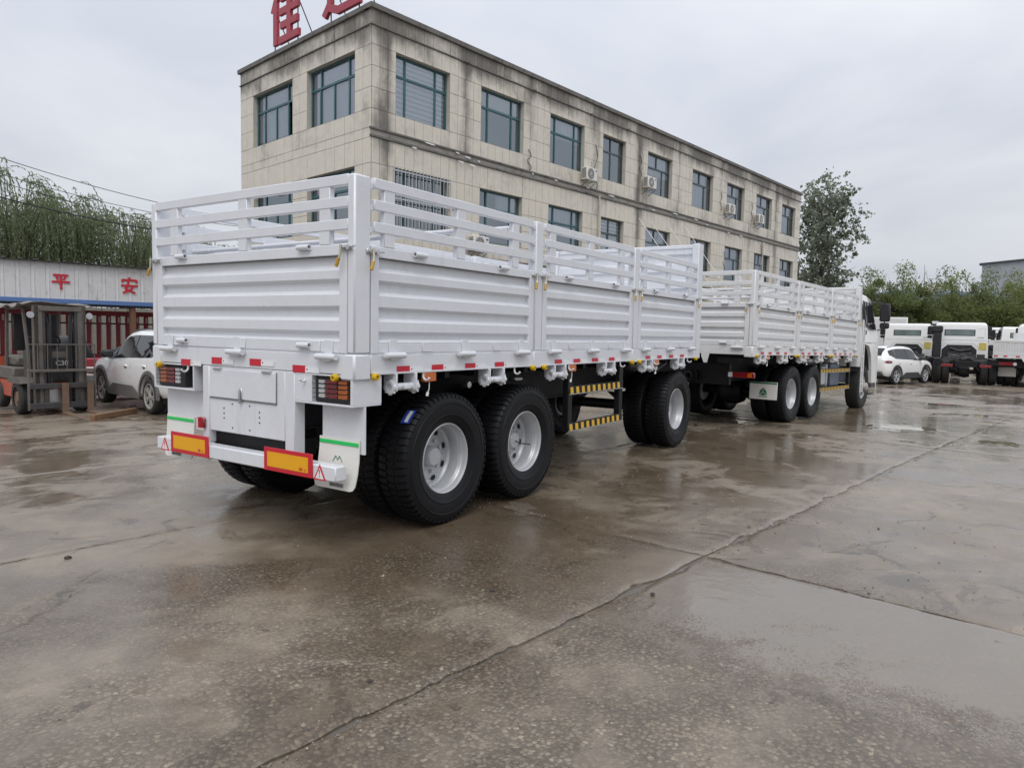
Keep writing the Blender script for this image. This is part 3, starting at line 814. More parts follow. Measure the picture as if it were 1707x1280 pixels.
# boards and stickers on the bumper
for (a, c) in ((.315, .849), (1.551, 2.081)):
    bo = MB().box(-.096, -.087, a, c, .526, .698, .002).build('reflector_board', RED, trailer)
    MB().box(-.0985, -.0962, a+.042, c-.042, .558, .668).build('yellow_field', YELB, bo)
    tx = text_mesh('3M', .032, .0006, REDP); put('lettering', tx, bo, (-.0990, a+.12, .577), (R(90), 0, R(-90)))
    t2 = MB()
    for k in range(3): t2.box(-.0992, -.0986, a+.06, a+.085, .567+k*.007, .570+k*.007)
    t2.build('small_print', REDP, bo)
for yc in (.245, 2.185):
    s = .0615
    tri = MB().prism([(yc-s, .522), (yc+s, .522), (yc, .636)], -.0895, -.0860, 'x').build('warning_sticker', REDP, trailer)
    s2 = .042; MB().prism([(yc-s2, .533), (yc+s2, .533), (yc, .610)], -.0905, -.0896, 'x').build('sticker_field', TAPEW, tri)
    ex = MB(); ex.prism([(yc-.006, .598), (yc+.006, .598), (yc+.003, .560), (yc-.003, .560)], -.0914, -.0906, 'x'); ex.lathe([(.0, 0), (.0058, 0), (.0058, .001)], 10, axis='x', c=(-.0914, yc, .549)); ex.build('sticker_mark', REDP, tri)
rdl = MB(); rdl.box(-.03, .0, 1.715, 1.80, .745, .835, .012); rdl.build('side_lamp', REDL, trailer)
rg = MB()
for k in range(4): rg.box(-.036, -.028, 1.712, 1.803, .755+k*.022, .759+k*.022)
for k in range(3): rg.box(-.036, -.0275, 1.737+k*.02, 1.741+k*.02, .745, .835)
rg.build('lamp_guard', REDP, trailer)
# rear tape, buffers and hooks
for ya, z in ((2.0, 1.277), (1.566, 1.308), (1.073, 1.314), (.569, 1.287)):
    put('red_reflector', kitT['red'], trailer, (0, ya, z), R(90))
    w_ = put('white_reflector', kitT['white'], trailer, (0, ya-.145, z-.004), R(90)); put('reflector_print', kitT['dot'], w_, (.055, 0, .004))
for ya in (.17, 2.375): put('rubber_buffer', kitT['knob'], trailer, (-.0, ya, 1.243), R(90))
for ya in (1.985, .50): put('rope_hook', kitT['jhook'], trailer, (0, ya, 1.262), R(90))
# running gear
for y in (.80, 1.60):
    fr = MB(); fr.box(.15, 6.95, y, y+.10, .80, 1.24); fr.box(.15, 6.95, y-.03, y+.13, .80, .815); fr.box(.15, 6.95, y-.03, y+.13, 1.245, 1.262); fr.build('frame_rail', BLACK, trailer)
cm = MB().box(0, .06, .10, 2.40, 1.20, 1.318).mesh('cross_member', BLACK)
for k in range(17): put('cross_member', cm, trailer, (.30+k*.40, 0, 0))
for x in (1.0755, 2.2735, 6.245):
    ax = MB(); ax.tube([(x, .25, TR), (x, 2.25, TR)], .075, 14); ax.lathe([(.0, .36), (.20, .36), (.20, .62), (.0, .62)], 28, c=(x, 0, TR)); ax.lathe([(.0, 1.88), (.20, 1.88), (.20, 2.14), (.0, 2.14)], 28, c=(x, 0, TR)); ax.build('axle', BLACK, trailer)
    for y in (.80, 1.61):
        sp = MB()
        for k in range(8):
            l_ = .52-.05*k; pts = [(x+l_*q/3, y+.045, .70-.018*k+.06*(abs(q)/3)**2*l_/.52) for q in (-3, -2, -1, 0, 1, 2, 3)]
            for i in range(6): sp.add([(pts[i][0], y, pts[i][2]), (pts[i+1][0], y, pts[i+1][2]), (pts[i+1][0], y+.09, pts[i+1][2]), (pts[i][0], y+.09, pts[i][2]), (pts[i][0], y, pts[i][2]+.014), (pts[i+1][0], y, pts[i+1][2]+.014), (pts[i+1][0], y+.09, pts[i+1][2]+.014), (pts[i][0], y+.09, pts[i][2]+.014)], [(0, 3, 2, 1), (4, 5, 6, 7), (0, 1, 5, 4), (1, 2, 6, 5), (2, 3, 7, 6), (3, 0, 4, 7)])
        sp.box(x-.06, x+.06, y-.01, y+.10, .50, .74); sp.build('leaf_spring', BLACK, trailer)
    for sd_ in (-1, 1): dual_wheel(trailer, x, sd_)
for x in (.45, 1.675, 2.90):
    for y in (.78, 1.58): MB().prism([(x-.12, .80), (x+.12, .80), (x+.05, .62), (x-.05, .62)], y, y+.14).build('spring_hanger', BLACK, trailer)
br = MB(); br.lathe([(.0, 0), (.085, 0), (.095, .03), (.095, .13), (.06, .19), (.0, .2)], 18, axis='y', c=(1.55, .50, .78)); br.lathe([(.0, 0), (.085, 0), (.095, .03), (.095, .13), (.06, .19), (.0, .2)], 18, axis='y', c=(2.75, .50, .78)); br.build('brake_chamber', DKGREY, trailer)
at_ = MB(); at_.lathe([(.0, 3.25), (.08, 3.26), (.13, 3.29), (.13, 3.95), (.08, 3.98), (.0, 3.99)], 20, axis='x', c=(0, 1.05, .78)); at_.build('air_tank', BLACK, trailer)
# electrical fittings glimpsed above the wheels
ft = MB(); ft.lathe([(.0, .0), (.03, .0), (.03, .05), (.015, .07)], 10, axis='y', c=(1.70, .30, 1.10)); ft.box(2.42, 2.56, .28, .36, 1.10, 1.14, .01); ft.build('air_coupling', ALU, trailer)
stripe_guard(trailer, 3.06, 4.38, .05, (.595, .985), 10)
stripe_guard(trailer, 3.06, 4.38, 2.45, (.595, .985), 10, 1)
# turntable and drawbar
tt = MB(); tt.lathe([(.42, 1.06), (.52, 1.06), (.52, 1.16), (.42, 1.16), (.42, 1.06)], 36, axis='z', c=(6.245, 1.25, -.0)); tt.box(5.75, 6.74, .72, .84, .86, 1.06); tt.box(5.75, 6.74, 1.66, 1.78, .86, 1.06); tt.box(5.8, 5.95, .84, 1.66, .88, 1.04); tt.box(6.55, 6.7, .84, 1.66, .88, 1.04); tt.build('turntable', BLACK, trailer)
db = MB(); db.tube([(6.70, .78, .86), (8.60, 1.12, .80)], .055, 8); db.tube([(6.70, 1.72, .86), (8.60, 1.14, .80)], .055, 8); db.tube([(7.3, .90, .84), (7.3, 1.52, .84)], .04, 8); db.tube([(8.55, 1.13, .80), (8.85, 1.11, .80)], .045, 10); db.build('drawbar', BLACK, trailer)
fw = MB()   # white front wing showing below the front side
fw.prism([(5.52, 1.20), (5.62, 1.245), (6.02, 1.225), (6.03, 1.12), (5.92, 1.12), (5.84, 1.17), (5.68, 1.19)], .30, .62); fwo = fw.build('front_wing', FLAP, trailer)
MB().prism([(5.74, 1.225), (5.86, 1.22), (6.00, 1.14), (5.92, 1.14)], .296, .2995).build('wing_flash', RED, fwo)
hz = MB()
for k in range(3): hz.tube([(6.98, 1.0+.2*k, 1.15), (7.3, 1.02+.2*k, .98-.05*k), (7.9, 1.05+.15*k, .98), (8.45, 1.1+.1*k, 1.08)], .014, 8)
hz.build('air_hose', INK, trailer)
# blue and white maker's label still wrapped on the rear tyre (lies on the tread)
lb = MB(); vs = []; lr = TR+.004
for a in (2.26, 2.32, 2.38, 2.44, 2.50):
    for y in (.075, .165): vs.append((1.0755+lr*math.cos(a), y, TR+lr*math.sin(a)))
lb.add(vs, [(2*i, 2*i+1, 2*i+3, 2*i+2) for i in range(4)])
lbo = lb.build('tyre_label', BLUE, trailer)
w2 = MB(); vs = []; lr = TR+.0065
for a in (2.28, 2.33, 2.38, 2.43, 2.48):
    for y in (.095, .13): vs.append((1.0755+lr*math.cos(a), y, TR+lr*math.sin(a)))
w2.add(vs, [(2*i, 2*i+1, 2*i+3, 2*i+2) for i in range(4)]); w2.build('label_print', TAPEW, lbo)
# valve extension on the middle wheel
vx = MB(); vx.tube([(2.2735-.03, .26, TR+.03), (2.2735+.03, .12, TR-.03), (2.2735+.09, .05, TR-.04)], .007, 6); vx.build('valve_extension', INK, trailer)

# ------------------------------------------------------------------ truck cab
def half_w(z): return 1.22 - max(0, z-1.85)*.085 - max(0, z-2.58)*.42
def cab_shell(parent, loc, mat=None):
    P = [(0, 1.02), (0, 2.60), (.05, 2.72), (.18, 2.785), (.55, 2.81), (.95, 2.785), (1.22, 2.70), (1.30, 2.64), (1.73, 1.83), (1.80, 1.72), (1.83, 1.15), (1.80, .60), (1.28, .60), (1.20, 1.0), (1.10, 1.30), (.88, 1.52), (.44, 1.57), (.27, 1.48), (.24, 1.02)]
    n = len(P); vs = [(x, -half_w(z), z) for x, z in P] + [(x, half_w(z), z) for x, z in P]
    bm = bmesh.new(); bv = [bm.verts.new(v) for v in vs]
    bm.faces.new(bv[:n]); bm.faces.new(bv[n:][::-1])
    for i in range(n): bm.faces.new((bv[i], bv[n+i], bv[n+(i+1) % n], bv[(i+1) % n]))
    bmesh.ops.recalc_face_normals(bm, faces=bm.faces)
    ed = [e for e in bm.edges if e.calc_face_angle(0) > R(60) and max(v.co.z for v in e.verts) > 1.6]
    bmesh.ops.bevel(bm, geom=ed, offset=.075, segments=4, affect='EDGES', profile=.6)
    bmesh.ops.triangulate(bm, faces=[f for f in bm.faces if len(f.verts) > 4])
    me = bpy.data.meshes.new('cab'); bm.to_mesh(me); bm.free()
    me.polygons.foreach_set('use_smooth', [True]*len(me.polygons)); me.set_sharp_from_angle(angle=R(32)); me.materials.append(mat or CABW)
    return put('cab', me, parent, loc)
def side_plate(poly, sg, d0, d1, mat, name, parent):
    """polygon on the sloping cab side"""
    n = len(poly); vs = []
    for d in (d0, d1): vs += [(x, sg*(half_w(z)+d), z) for x, z in poly]
    return MB().add(vs, [tuple(range(n)), tuple(range(n, 2*n))[::-1]] + [(i, n+i, n+(i+1) % n, (i+1) % n) for i in range(n)]).build(name, mat, parent)
def dress_cab(cab, rear=False, mirror=True):
    for sg in (-1, 1):
        side_plate([(.50, 2.06), (.47, 2.60), (1.12, 2.60), (1.46, 1.93), (1.10, 1.93)], sg, -.01, .006, CARGLASS, 'door_window', cab)
        side_plate([(.44, 2.0), (.47, 2.0), (.44, 2.62), (.41, 2.62)], sg, -.01, .008, INK, 'window_seal', cab)
        side_plate([(.62, 2.02), (.66, 2.02), (.66, 2.60), (.62, 2.60)], sg, .006, .010, INK, 'window_seal', cab)
        side_plate([(.36, 1.60), (.368, 1.60), (.358, 2.66), (.35, 2.66)], sg, -.01, .002, DKGREY, 'door_gap', cab)
        side_plate([(.36, 1.60), (1.60, 1.60), (1.60, 1.608), (.36, 1.608)], sg, -.01, .002, DKGREY, 'door_gap', cab)
        side_plate([(.44, 1.80), (.52, 1.80), (.52, 1.90), (.44, 1.90)], sg, -.005, .012, INK, 'door_handle', cab)
        if mirror:
            mr = MB(); y = sg*(half_w(2.4)+.16)
            mr.box(1.72, 1.84, y-.12, y+.12, 2.16, 2.62, .03); mr.box(1.74, 1.84, y-.11, y+.11, 1.98, 2.13, .03)
            mr.tube([(1.45, sg*half_w(2.4), 2.60), (1.75, y, 2.66), (1.76, y, 2.0), (1.62, sg*half_w(1.9), 1.93)], .016, 8)
            mr.build('mirror', INK, cab)
        st = MB(); st.box(1.22, 1.72, sg*1.14, sg*1.225, .48, .60, .01); st.box(1.26, 1.66, sg*1.10, sg*1.21, .30, .34, .01); st.build('step', DKGREY, cab)
        fl = MB()   # black wheel-arch liner
        arc = [(.62+.60*math.cos(t), .56+.98*math.sin(t)*.98) for t in [math.pi*(.12+.76*k/10) for k in range(11)]]
        for i in range(10):
            (a, b), (c, d) = arc[i], arc[i+1]
            fl.add([(a, sg*1.17, b), (c, sg*1.17, d), (c, sg*.70, d), (a, sg*.70, b)], [(0, 1, 2, 3)])
        fl.build('arch_liner', DKGREY, cab)
    ws = MB()   # windscreen and visor
    def wp(u, y): return (1.30+.43*u+.012, y, 2.64-.81*u)
    ws.add([wp(.08, -1.02), wp(.08, 1.02), wp(.95, 1.10), wp(.95, -1.10)], [(0, 1, 2, 3)]); ws.build('windscreen', CARGLASS, cab)
    vs_ = MB(); vs_.prism([(1.18, 2.735), (1.60, 2.62), (1.59, 2.60), (1.20, 2.70)], -1.02, 1.02); vs_.build('sun_visor', DKGREY, cab)
    gr = MB(); gr.box(1.815, 1.85, -.85, .85, 1.05, 1.55, .01); gr.box(1.79, 1.88, -1.18, 1.18, .55, .85, .03); gr.build('front_grille', DKGREY, cab)
    if rear:
        rw = MB(); rw.box(-.008, .01, -.62, .72, 2.12, 2.44, .004); rwo = rw.build('rear_window', DKGREY, cab)
        MB().box(-.013, -.009, -.57, .67, 2.15, 2.41).build('window_pane', CABGLASS2, rwo)
        tn = MB().prism([(-.72, 1.03), (-.72, 1.42), (-.48, 1.66), (.56, 1.66), (.80, 1.42), (.80, 1.03)], -.012, -.002, 'x').build('engine_tunnel', INK, cab)
        en = MB(); en.box(-.06, -.013, -.52, .55, 1.03, 1.28, .02); en.tube([(-.05, -.45, 1.45), (-.07, .0, 1.35), (-.05, .45, 1.5)], .045, 8); en.tube([(-.05, -.2, 1.5), (-.06, .3, 1.25)], .03, 8); en.build('engine_block', DKGREY, tn)
        MB().prism([(-.98, 1.05), (-.84, 1.05), (-.84, 1.45), (-.54, 1.72), (.62, 1.72), (.92, 1.45), (.92, 1.05), (.99, 1.05), (.99, 1.50), (.66, 1.80), (-.58, 1.80), (-.98, 1.50)], -.01, .012, 'x').build('tunnel_rib', CABW, cab)
        gp = MB(); gp.box(-.005, .01, -1.0, -.72, 2.02, 2.06); gp.box(-.006, .01, -1.12, 1.12, 1.90, 1.915); gp.box(-.006, .01, -1.05, -.70, 2.48, 2.487); gp.box(-.006, .01, -1.05, -1.043, 2.1, 2.48); gp.build('panel_seam', paint_seam, cab)
paint_seam = paint('seam_shadow_gap', (.42, .42, .42), .5)
CABGLASS2 = paint('reflecting_rear_glass', (.16, .21, .20), .05, var=.35, vs=2.2, bump=0, spec=.7)

# ------------------------------------------------------------------ the towing truck
truck = thing('cargo_truck', 'white drop-side cargo truck coupled ahead of the trailer with ladder by its cab', 'truck', (8.498, -.355, .001))
truck.rotation_euler = (0, .014, -.106)
kitK = body_kit(WHITE2)
KP = [(.15, 2.13), (2.27, 4.26), (4.40, 6.42)]
cargo_body(truck, KP, WHITE2, kitK, zt=2.683, zp=2.15, zs=1.43, zb=1.285, zh=2.895, zc=1.246, rails=(2.648, 2.475, 2.31))
for y in (.82, 1.58):
    fr = MB(); fr.box(.45, 8.4, y, y+.10, .78, 1.10); fr.box(.45, 8.4, y-.03, y+.13, .78, .795); fr.box(.45, 6.6, y-.03, y+.13, 1.10, 1.345); fr.build('frame_rail', BLACK, truck)
cm = MB().box(0, .08, .10, 2.40, 1.22, 1.340).mesh('cross_member', BLACK)
for k in range(15): put('cross_member', cm, truck, (.35+k*.42, 0, 0))
rc = MB(); rc.box(.42, .52, .55, 1.95, .74, 1.12, .01); rc.box(.35, .45, 1.13, 1.37, .78, .98, .01); rc.lathe([(.05, .26), (.09, .27), (.09, .33), (.05, .35)], 14, axis='x', c=(0, 1.25, .88)); rco = rc.build('tow_beam', BLACK, truck)
for side in (0, 1):
    Y = (lambda v: v) if side == 0 else (lambda v: 2.5-v)
    tl = MB(); tl.box(.30, .36, Y(.06), Y(.52), .885, .985, .012); tlo = tl.build('tail_lamp', REDL, truck)
    MB().box(.292, .30, Y(.44), Y(.515), .895, .975).build('clear_lens', CLEARL, tlo); MB().box(.293, .30, Y(.10), Y(.17), .90, .97).build('amber_lens', AMBER, tlo)
    fo = MB().box(1.585, 1.60, Y(.11), Y(.63), .45, .775, .006).build('mud_flap', FLAP, truck)
    MB().box(1.58, 1.5845, Y(.115), Y(.625), .742, .770).build('green_strip', LGREEN, fo)
    mk = MB(); yc, zc_ = Y(.37), .585
    for k in range(3):      # three-bladed round mark
        t = math.pi/2+2*math.pi*k/3
        c, s = math.cos(t), math.sin(t); e1 = (c*.088, s*.088); 
        l = (c*.03-s*.05, s*.03+c*.05); r_ = (c*.03+s*.05, s*.03-c*.05)
        i1 = (-s*.004+c*.012, c*.004+s*.012)
        for pp in ((e1, l), (e1, r_)):
            off = .006 if pp[1] == l else -.006
            ox, oz = -s*off, c*off
            mk.add([(1.5835, yc+pp[0][0]+ox*.3, zc_+pp[0][1]+oz*.3), (1.5835, yc+pp[1][0]+ox, zc_+pp[1][1]+oz), (1.5835, yc+ox, zc_+oz)], [(0, 1, 2)])
    mk.box(1.5828, 1.584, yc-.08, yc+.08, .495, .512); mk.build('printed_mark', LGREEN, fo)
    put('tail_bracket', MB().prism([(.0, 1.245), (.0, 1.34), (-.16, 1.34), (-.11, 1.13), (-.05, 1.13)], 0, .012, 'x').mesh('tail_bracket', WHITE2), truck, (-.006, Y(.89), 0))
for x in (2.319, 3.582):
    ax = MB(); ax.tube([(x, .3, TR), (x, 2.2, TR)], .08, 14); ax.lathe([(.0, 1.02), (.22, 1.03), (.27, 1.15), (.27, 1.35), (.22, 1.47), (.0, 1.48)], 24, c=(x, 0, TR)); ax.lathe([(.0, .42), (.2, .42), (.2, .68), (.0, .68)], 24, c=(x, 0, TR)); ax.build('axle', BLACK, truck)
    for sd_ in (-1, 1): dual_wheel(truck, x, sd_, yface=.07)
bx = MB(); bx.box(2.1, 3.8, .72, .92, .62, .80, .02); bx.box(2.1, 3.8, 1.58, 1.78, .62, .80, .02); bx.build('bogie_spring', BLACK, truck)
for x in (2.319, 3.582): pass
for side in (-1, 1):
    w = empty('wheel', (7.40, .20 if side < 0 else 2.30, TR-.02), 0 if side < 0 else math.pi, truck)
    put('tyre', TYREM, w); put('rim', RIMFRONT, w)
    for q in range(10): put('wheel_nut', NUTF, w, rot=(0, q*math.pi/5, 0))
    hb = MB(); hb.lathe([(.19, -.13), (.18, -.15), (.11, -.16), (.10, -.23), (.06, -.25), (.0, -.25)], 24); put('hub', hb.mesh('hub', RIMD), w)
MB().tube([(7.40, .25, TR-.02), (7.40, 2.25, TR-.02)], .06, 10).build('front_axle', BLACK, truck)
stripe_guard(truck, 3.98, 6.25, .10, (.565, .955), 20)
ftk = MB(); ftk.box(4.05, 4.85, .16, .72, .60, 1.08, .06); ftk.build('fuel_tank', ALU, truck)
for x in (4.2, 4.68): MB().box(x-.03, x+.03, .145, .73, .58, 1.10, .004).build('tank_strap', STEEL, truck)
bt = MB(); bt.box(5.05, 5.75, .18, .70, .60, 1.10, .02); bt.box(5.85, 6.2, .2, .65, .66, 1.0, .03); bt.build('battery_box', paint('slate_blue_box', (.10, .12, .17), .4), truck)
at2 = MB(); at2.lathe([(.0, 4.1), (.08, 4.12), (.11, 4.16), (.11, 4.7), (.08, 4.74), (.0, 4.76)], 18, axis='x', c=(0, .45, 1.17)); at2.build('air_tank', ALU, truck)
ld = MB()
for y in (-.07, .02): pass
ld.tube([(6.70, -.05, .42), (6.66, -.05, 2.12)], .018, 8); ld.tube([(6.86, -.05, .42), (6.82, -.05, 1.95), (6.66, -.05, 2.12)], .018, 8)
for k in range(5): ld.tube([(6.70-.005*k, -.05, .60+.33*k), (6.855-.005*k, -.05, .60+.33*k)], .012, 6)
ld.build('ladder', WHITE2, truck)
cab = cab_shell(truck, (6.78, 1.25, 0)); dress_cab(cab)
mp = MB(); mp.tube([(8.45, .02, .62), (8.46, .02, .30)], .01, 6); mp.tube([(8.45, .02, 1.15), (8.45, .02, .5)], .012, 6); mp.build('front_marker_pole', WHITE2, truck)
# ------------------------------------------------------------------ the office block
BX, BY, BZ0 = 11.08, 10.98, -.45
AR, AL = R(-7.74), R(80.25)
LR, LL = 32.70, 7.80
def tile_mat():
    t = NT('wall_tile'); p = t.pos()
    at = t.n('ShaderNodeAttribute', attribute_name='stain').outputs['Fac']
    s1 = t.noise(t.scale(p, (6, 6, .7)), 1, 5, .65, .2); s2 = t.noise(p, 3.5, 6, .7, .5); s3 = t.noise(p, 40, 3, .6)
    f = t.math('ADD', t.math('MULTIPLY', s1, .55), t.math('MULTIPLY', s2, .45))
    m = t.mapr(t.math('ADD', at, t.math('MULTIPLY', t.math('SUBTRACT', f, .5), 1.1)), .12, .95, 0, 1, True)
    c = t.mix(t.mapr(s2, .3, .7), (.735, .685, .585), (.635, .595, .515))
    c = t.mix(t.math('MULTIPLY', m, .86), c, (.085, .08, .074))
    c = t.mix(t.math('MULTIPLY', s3, .18), c, (.25, .23, .20))
    t.bsdf(c, t.mapr(m, 0, 1, .38, .75), 0, t.bump(s3, .003, .3), .4); return t.m
TILE = tile_mat()
JOINT = paint('tile_joint', (.12, .115, .10), .9)
CONC = paint('weathered_concrete_trim', (.30, .285, .255), .85, var=.2, vs=1.2, dirt=.75, dcol=(.075, .072, .068), bump=.002)
CONCD = paint('blackened_concrete', (.16, .152, .14), .9, var=.25, vs=1.5, dirt=.8, dcol=(.05, .048, .046), bump=.002)
FRAME = paint('teal_window_frame', (.035, .115, .135), .4, var=.08)
FRAMED = paint('dark_window_frame', (.06, .085, .095), .4, var=.08)
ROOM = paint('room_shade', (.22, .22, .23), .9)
BLIND = paint('blind_fabric', (.80, .80, .79), .8)
CURT2 = paint('sheer_blind_band', (.42, .42, .43), .8)
CURT = paint('curtain_cloth', (.66, .66, .72), .85, var=.08)
PLAST = paint('old_plaster', (.48, .45, .39), .85, var=.1, dirt=.4, dcol=(.2, .19, .17))
bld = thing('office_building', 'weathered beige tiled three-storey office block with teal framed windows', 'building', (BX, BY, 0))

WINS_R = [(.84, 2.95), (4.33, 6.43), (7.89, 9.98), (11.22, 12.86), (14.60, 16.72), (18.65, 20.80), (22.36, 24.50), (26.06, 28.25), (29.76, 31.90)]
WINS_L = [(.79, 3.37), (4.25, 6.87)]
FLOORS = [(7.70, 9.43), (4.50, 6.22), (1.25, 2.98)]
STRIPS = [(.47, .17, 10, 1.0), (3.66, .14, 3.0, .75), (6.75, .16, 3, .5), (10.75, .2, 9, .55), (13.95, .24, 9, .95), (17.3, .15, 4, .5), (21.6, .14, 5, .5), (25.3, .14, 6, .5), (28.95, .2, 9, .8), (32.5, .12, 9, .4)]
rb = random.Random(11)
def stain(s, z, right):
    v = .03
    if z > 9.9: v += .58 + .25*math.sin(s*1.7) * (1 if right else .6)
    elif z > 8.9: v += (.42 if z > 9.42 else .2)*max(0, math.sin(s*3.1+1)*.7+math.sin(s*1.27)*.4)
    if right:
        for (sc, w, ln, k) in STRIPS:
            d = abs(s-sc)
            if d < w*2 and 9.95-z < ln: v += k*max(0, 1-d/(w*1.6))*(1-.5*max(0, 9.95-z)/ln)
        if 6.6 < z < 7.75: v += .20*(1 - abs(z-7.05)/.7) + .12*math.sin(s*2.3)
        if 7.1 < z < 7.75 and s < .5: v += .3
        if 3.3 < z < 4.4: v += .2
        v += .004*s
    else:
        if 7.0 < z < 7.75: v += .14 + .12*math.sin(s*2.2+.6)
        if 9.3 < z < 9.96: v += .1
    return max(0, v)
def facade(parent, name, L, wins, rot, right, tw, floors):
    """wall with openings; s runs from the street corner; local x = -s on the right face, +s on the left"""
    q = -1 if right else 1
    zmax = 10.36
    xs = sorted(set([0, L]+[a for w in wins for a in w])); zs = sorted(set([BZ0, zmax]+[a for f in floors for a in f]))
    mb = MB()
    for i in range(len(xs)-1):
        for j in range(len(zs)-1):
            cx, cz = (xs[i]+xs[i+1])/2, (zs[j]+zs[j+1])/2
            if any(w[0] < cx < w[1] for w in wins) and any(f[0] < cz < f[1] for f in floors): continue
            mb.add([(q*xs[i], 0, zs[j]), (q*xs[i+1], 0, zs[j]), (q*xs[i+1], 0, zs[j+1]), (q*xs[i], 0, zs[j+1])], [(0, 1, 2, 3)])
    me = bpy.data.meshes.new(name); me.from_pydata(mb.v, [], mb.f); me.materials.append(JOINT)
    wall = put('wall', me, parent, (0, 0, 0), rot)
    for w in wins:
        for f in floors:
            D = -.26; rv = MB()
            for a, b in (((w[0], f[0]), (w[0], f[1])), ((w[1], f[1]), (w[1], f[0])), ((w[0], f[1]), (w[1], f[1])), ((w[1], f[0]), (w[0], f[0]))):
                rv.add([(q*a[0], .012, a[1]), (q*b[0], .012, b[1]), (q*b[0], D, b[1]), (q*a[0], D, a[1])], [(0, 1, 2, 3)])
            me = bpy.data.meshes.new('window_reveal'); me.from_pydata(rv.v, [], rv.f); me.materials.append(PLAST); put('window_reveal', me, wall)
    # tiles: columns keyed to the openings, rows keyed to floors
    cols = []
    for i in range(len(xs)-1):
        n = max(1, round((xs[i+1]-xs[i])/tw))
        cols += [(xs[i]+(xs[i+1]-xs[i])*k/n, xs[i]+(xs[i+1]-xs[i])*(k+1)/n) for k in range(n)]
    rows = [(9.975, 10.36), (9.43, 9.93), (8.86, 9.43), (8.28, 8.86), (7.70, 8.28), (7.19, 7.70), (6.22, 6.92), (5.65, 6.22), (5.08, 5.65), (4.50, 5.08), (4.0, 4.50), (2.98, 3.72), (2.40, 2.98), (1.83, 2.40), (1.25, 1.83), (.6, 1.25), (0, .6)] + ([] if right else [(6.92, 7.19), (3.72, 4.0)])
    out = []
    for (a, b) in cols:
        for (c, d) in rows:
            cx, cz = (a+b)/2, (c+d)/2
            if any(w[0] < cx < w[1] for w in wins) and any(f[0] < cz < f[1] for f in floors): continue
            out.append((a, b, c, d))
    return wall, out, q
def tile_geo(a, b, c, d, q, right, th=.012, g=.0065):
    jt = rb.uniform(-.002, .002)
    m = MB(); x0, x1 = sorted((q*(a+g), q*(b-g))); m.box(x0, x1, -.002, th+jt, c+g, d-g)
    st = []
    tone = rb.uniform(-.06, .14)
    for v in m.v: st.append(stain(abs(v[0]), v[2], right)+tone)
    return m, st
wallR, tilesR, qR = facade(bld, 'wall', LR, WINS_R, AR+math.pi, True, .335, FLOORS)
wallL, tilesL, qL = facade(bld, 'wall', LL, WINS_L, AL, False, .48, FLOORS)
def set_stain(me, st):
    a = me.attributes.new('stain', 'FLOAT', 'POINT'); a.data.foreach_set('value', st)
def lay(wall, tiles, q, right, nmax):
    key = lambda t: (t[2] < 4.2, t[0]) if right else (t[2] < 4.2, -t[2])
    tiles = sorted(tiles, key=key)
    for t in tiles[:nmax]:
        m, st = tile_geo(*t, q, right)
        me = bpy.data.meshes.new('tile'); me.from_pydata(m.v, [], m.f); me.materials.append(TILE); set_stain(me, st)
        put('tile', me, wall)
    m = MB(); st = []
    for t in tiles[nmax:]:
        k, s_ = tile_geo(*t, q, right); m.add(k.v, k.f); st += s_
    if m.v:
        me = bpy.data.meshes.new('tile_field'); me.from_pydata(m.v, [], m.f); me.materials.append(TILE); set_stain(me, st)
        tag(put('tile_field', me, wall), kind='stuff')
lay(wallR, tilesR, qR, True, 290)
lay(wallL, tilesL, qL, False, 150)
# trims: parapet coping, cornice line, string courses (one run per face)
def trims(rot, L, q, ex):
    for (z0, z1, d, m, nm) in ((10.36, 10.50, .09, CONCD, 'coping'), (9.932, 9.972, .045, CONCD, 'cornice'), (7.13, 7.188, .07, CONCD, 'string_course'), (6.985, 7.13, .03, CONC, 'string_course'), (6.922, 6.985, .055, CONCD, 'string_course'), (3.93, 3.998, .07, CONCD, 'string_course'), (3.79, 3.93, .03, CONC, 'string_course'), (3.722, 3.79, .055, CONCD, 'string_course')):
        x0, x1 = sorted((q*(-d+ex), q*(L+d)))
        MB().box(x0, x1, -.02 if z0 < 10 else -.25, d, z0, z1, .006).build(nm, m, bld, (0, 0, 0), rot)
trims(AR+math.pi, LR, qR, 0); 
# left face keeps coping and cornice; its storeys are marked only by the joints
for (z0, z1, d, m, nm) in ((10.36, 10.498, .088, CONCD, 'coping'), (9.932, 9.970, .043, CONCD, 'cornice')):
    MB().box(.095 if z0 > 9 else .015, LL+d, -.02 if z0 < 10 else -.25, d, z0, z1, .006).build(nm, m, bld, (0, 0, 0), AL)
# back walls and roof
def W2(s, t):  # plan point from the corner: s along right face, t along left face
    return (math.cos(AR)*s+math.cos(AL)*t, math.sin(AR)*s+math.sin(AL)*t)
bk = MB(); pts = [W2(LR, 0), W2(LR, LL), W2(0, LL)]
for i in range(2):
    (a, b), (c, d) = pts[i], pts[i+1]; bk.add([(a, b, BZ0), (c, d, BZ0), (c, d, 10.36), (a, b, 10.36)], [(0, 1, 2, 3)])
bk.build('back_wall', PLAST, bld)
rf = MB(); e = .2; pr = [W2(e, e), W2(LR-e, e), W2(LR-e, LL-e), W2(e, LL-e)]; rf.add([(a, b, 9.98) for a, b in pr], [(0, 1, 2, 3)]); rf.build('roof', CONCD, bld)
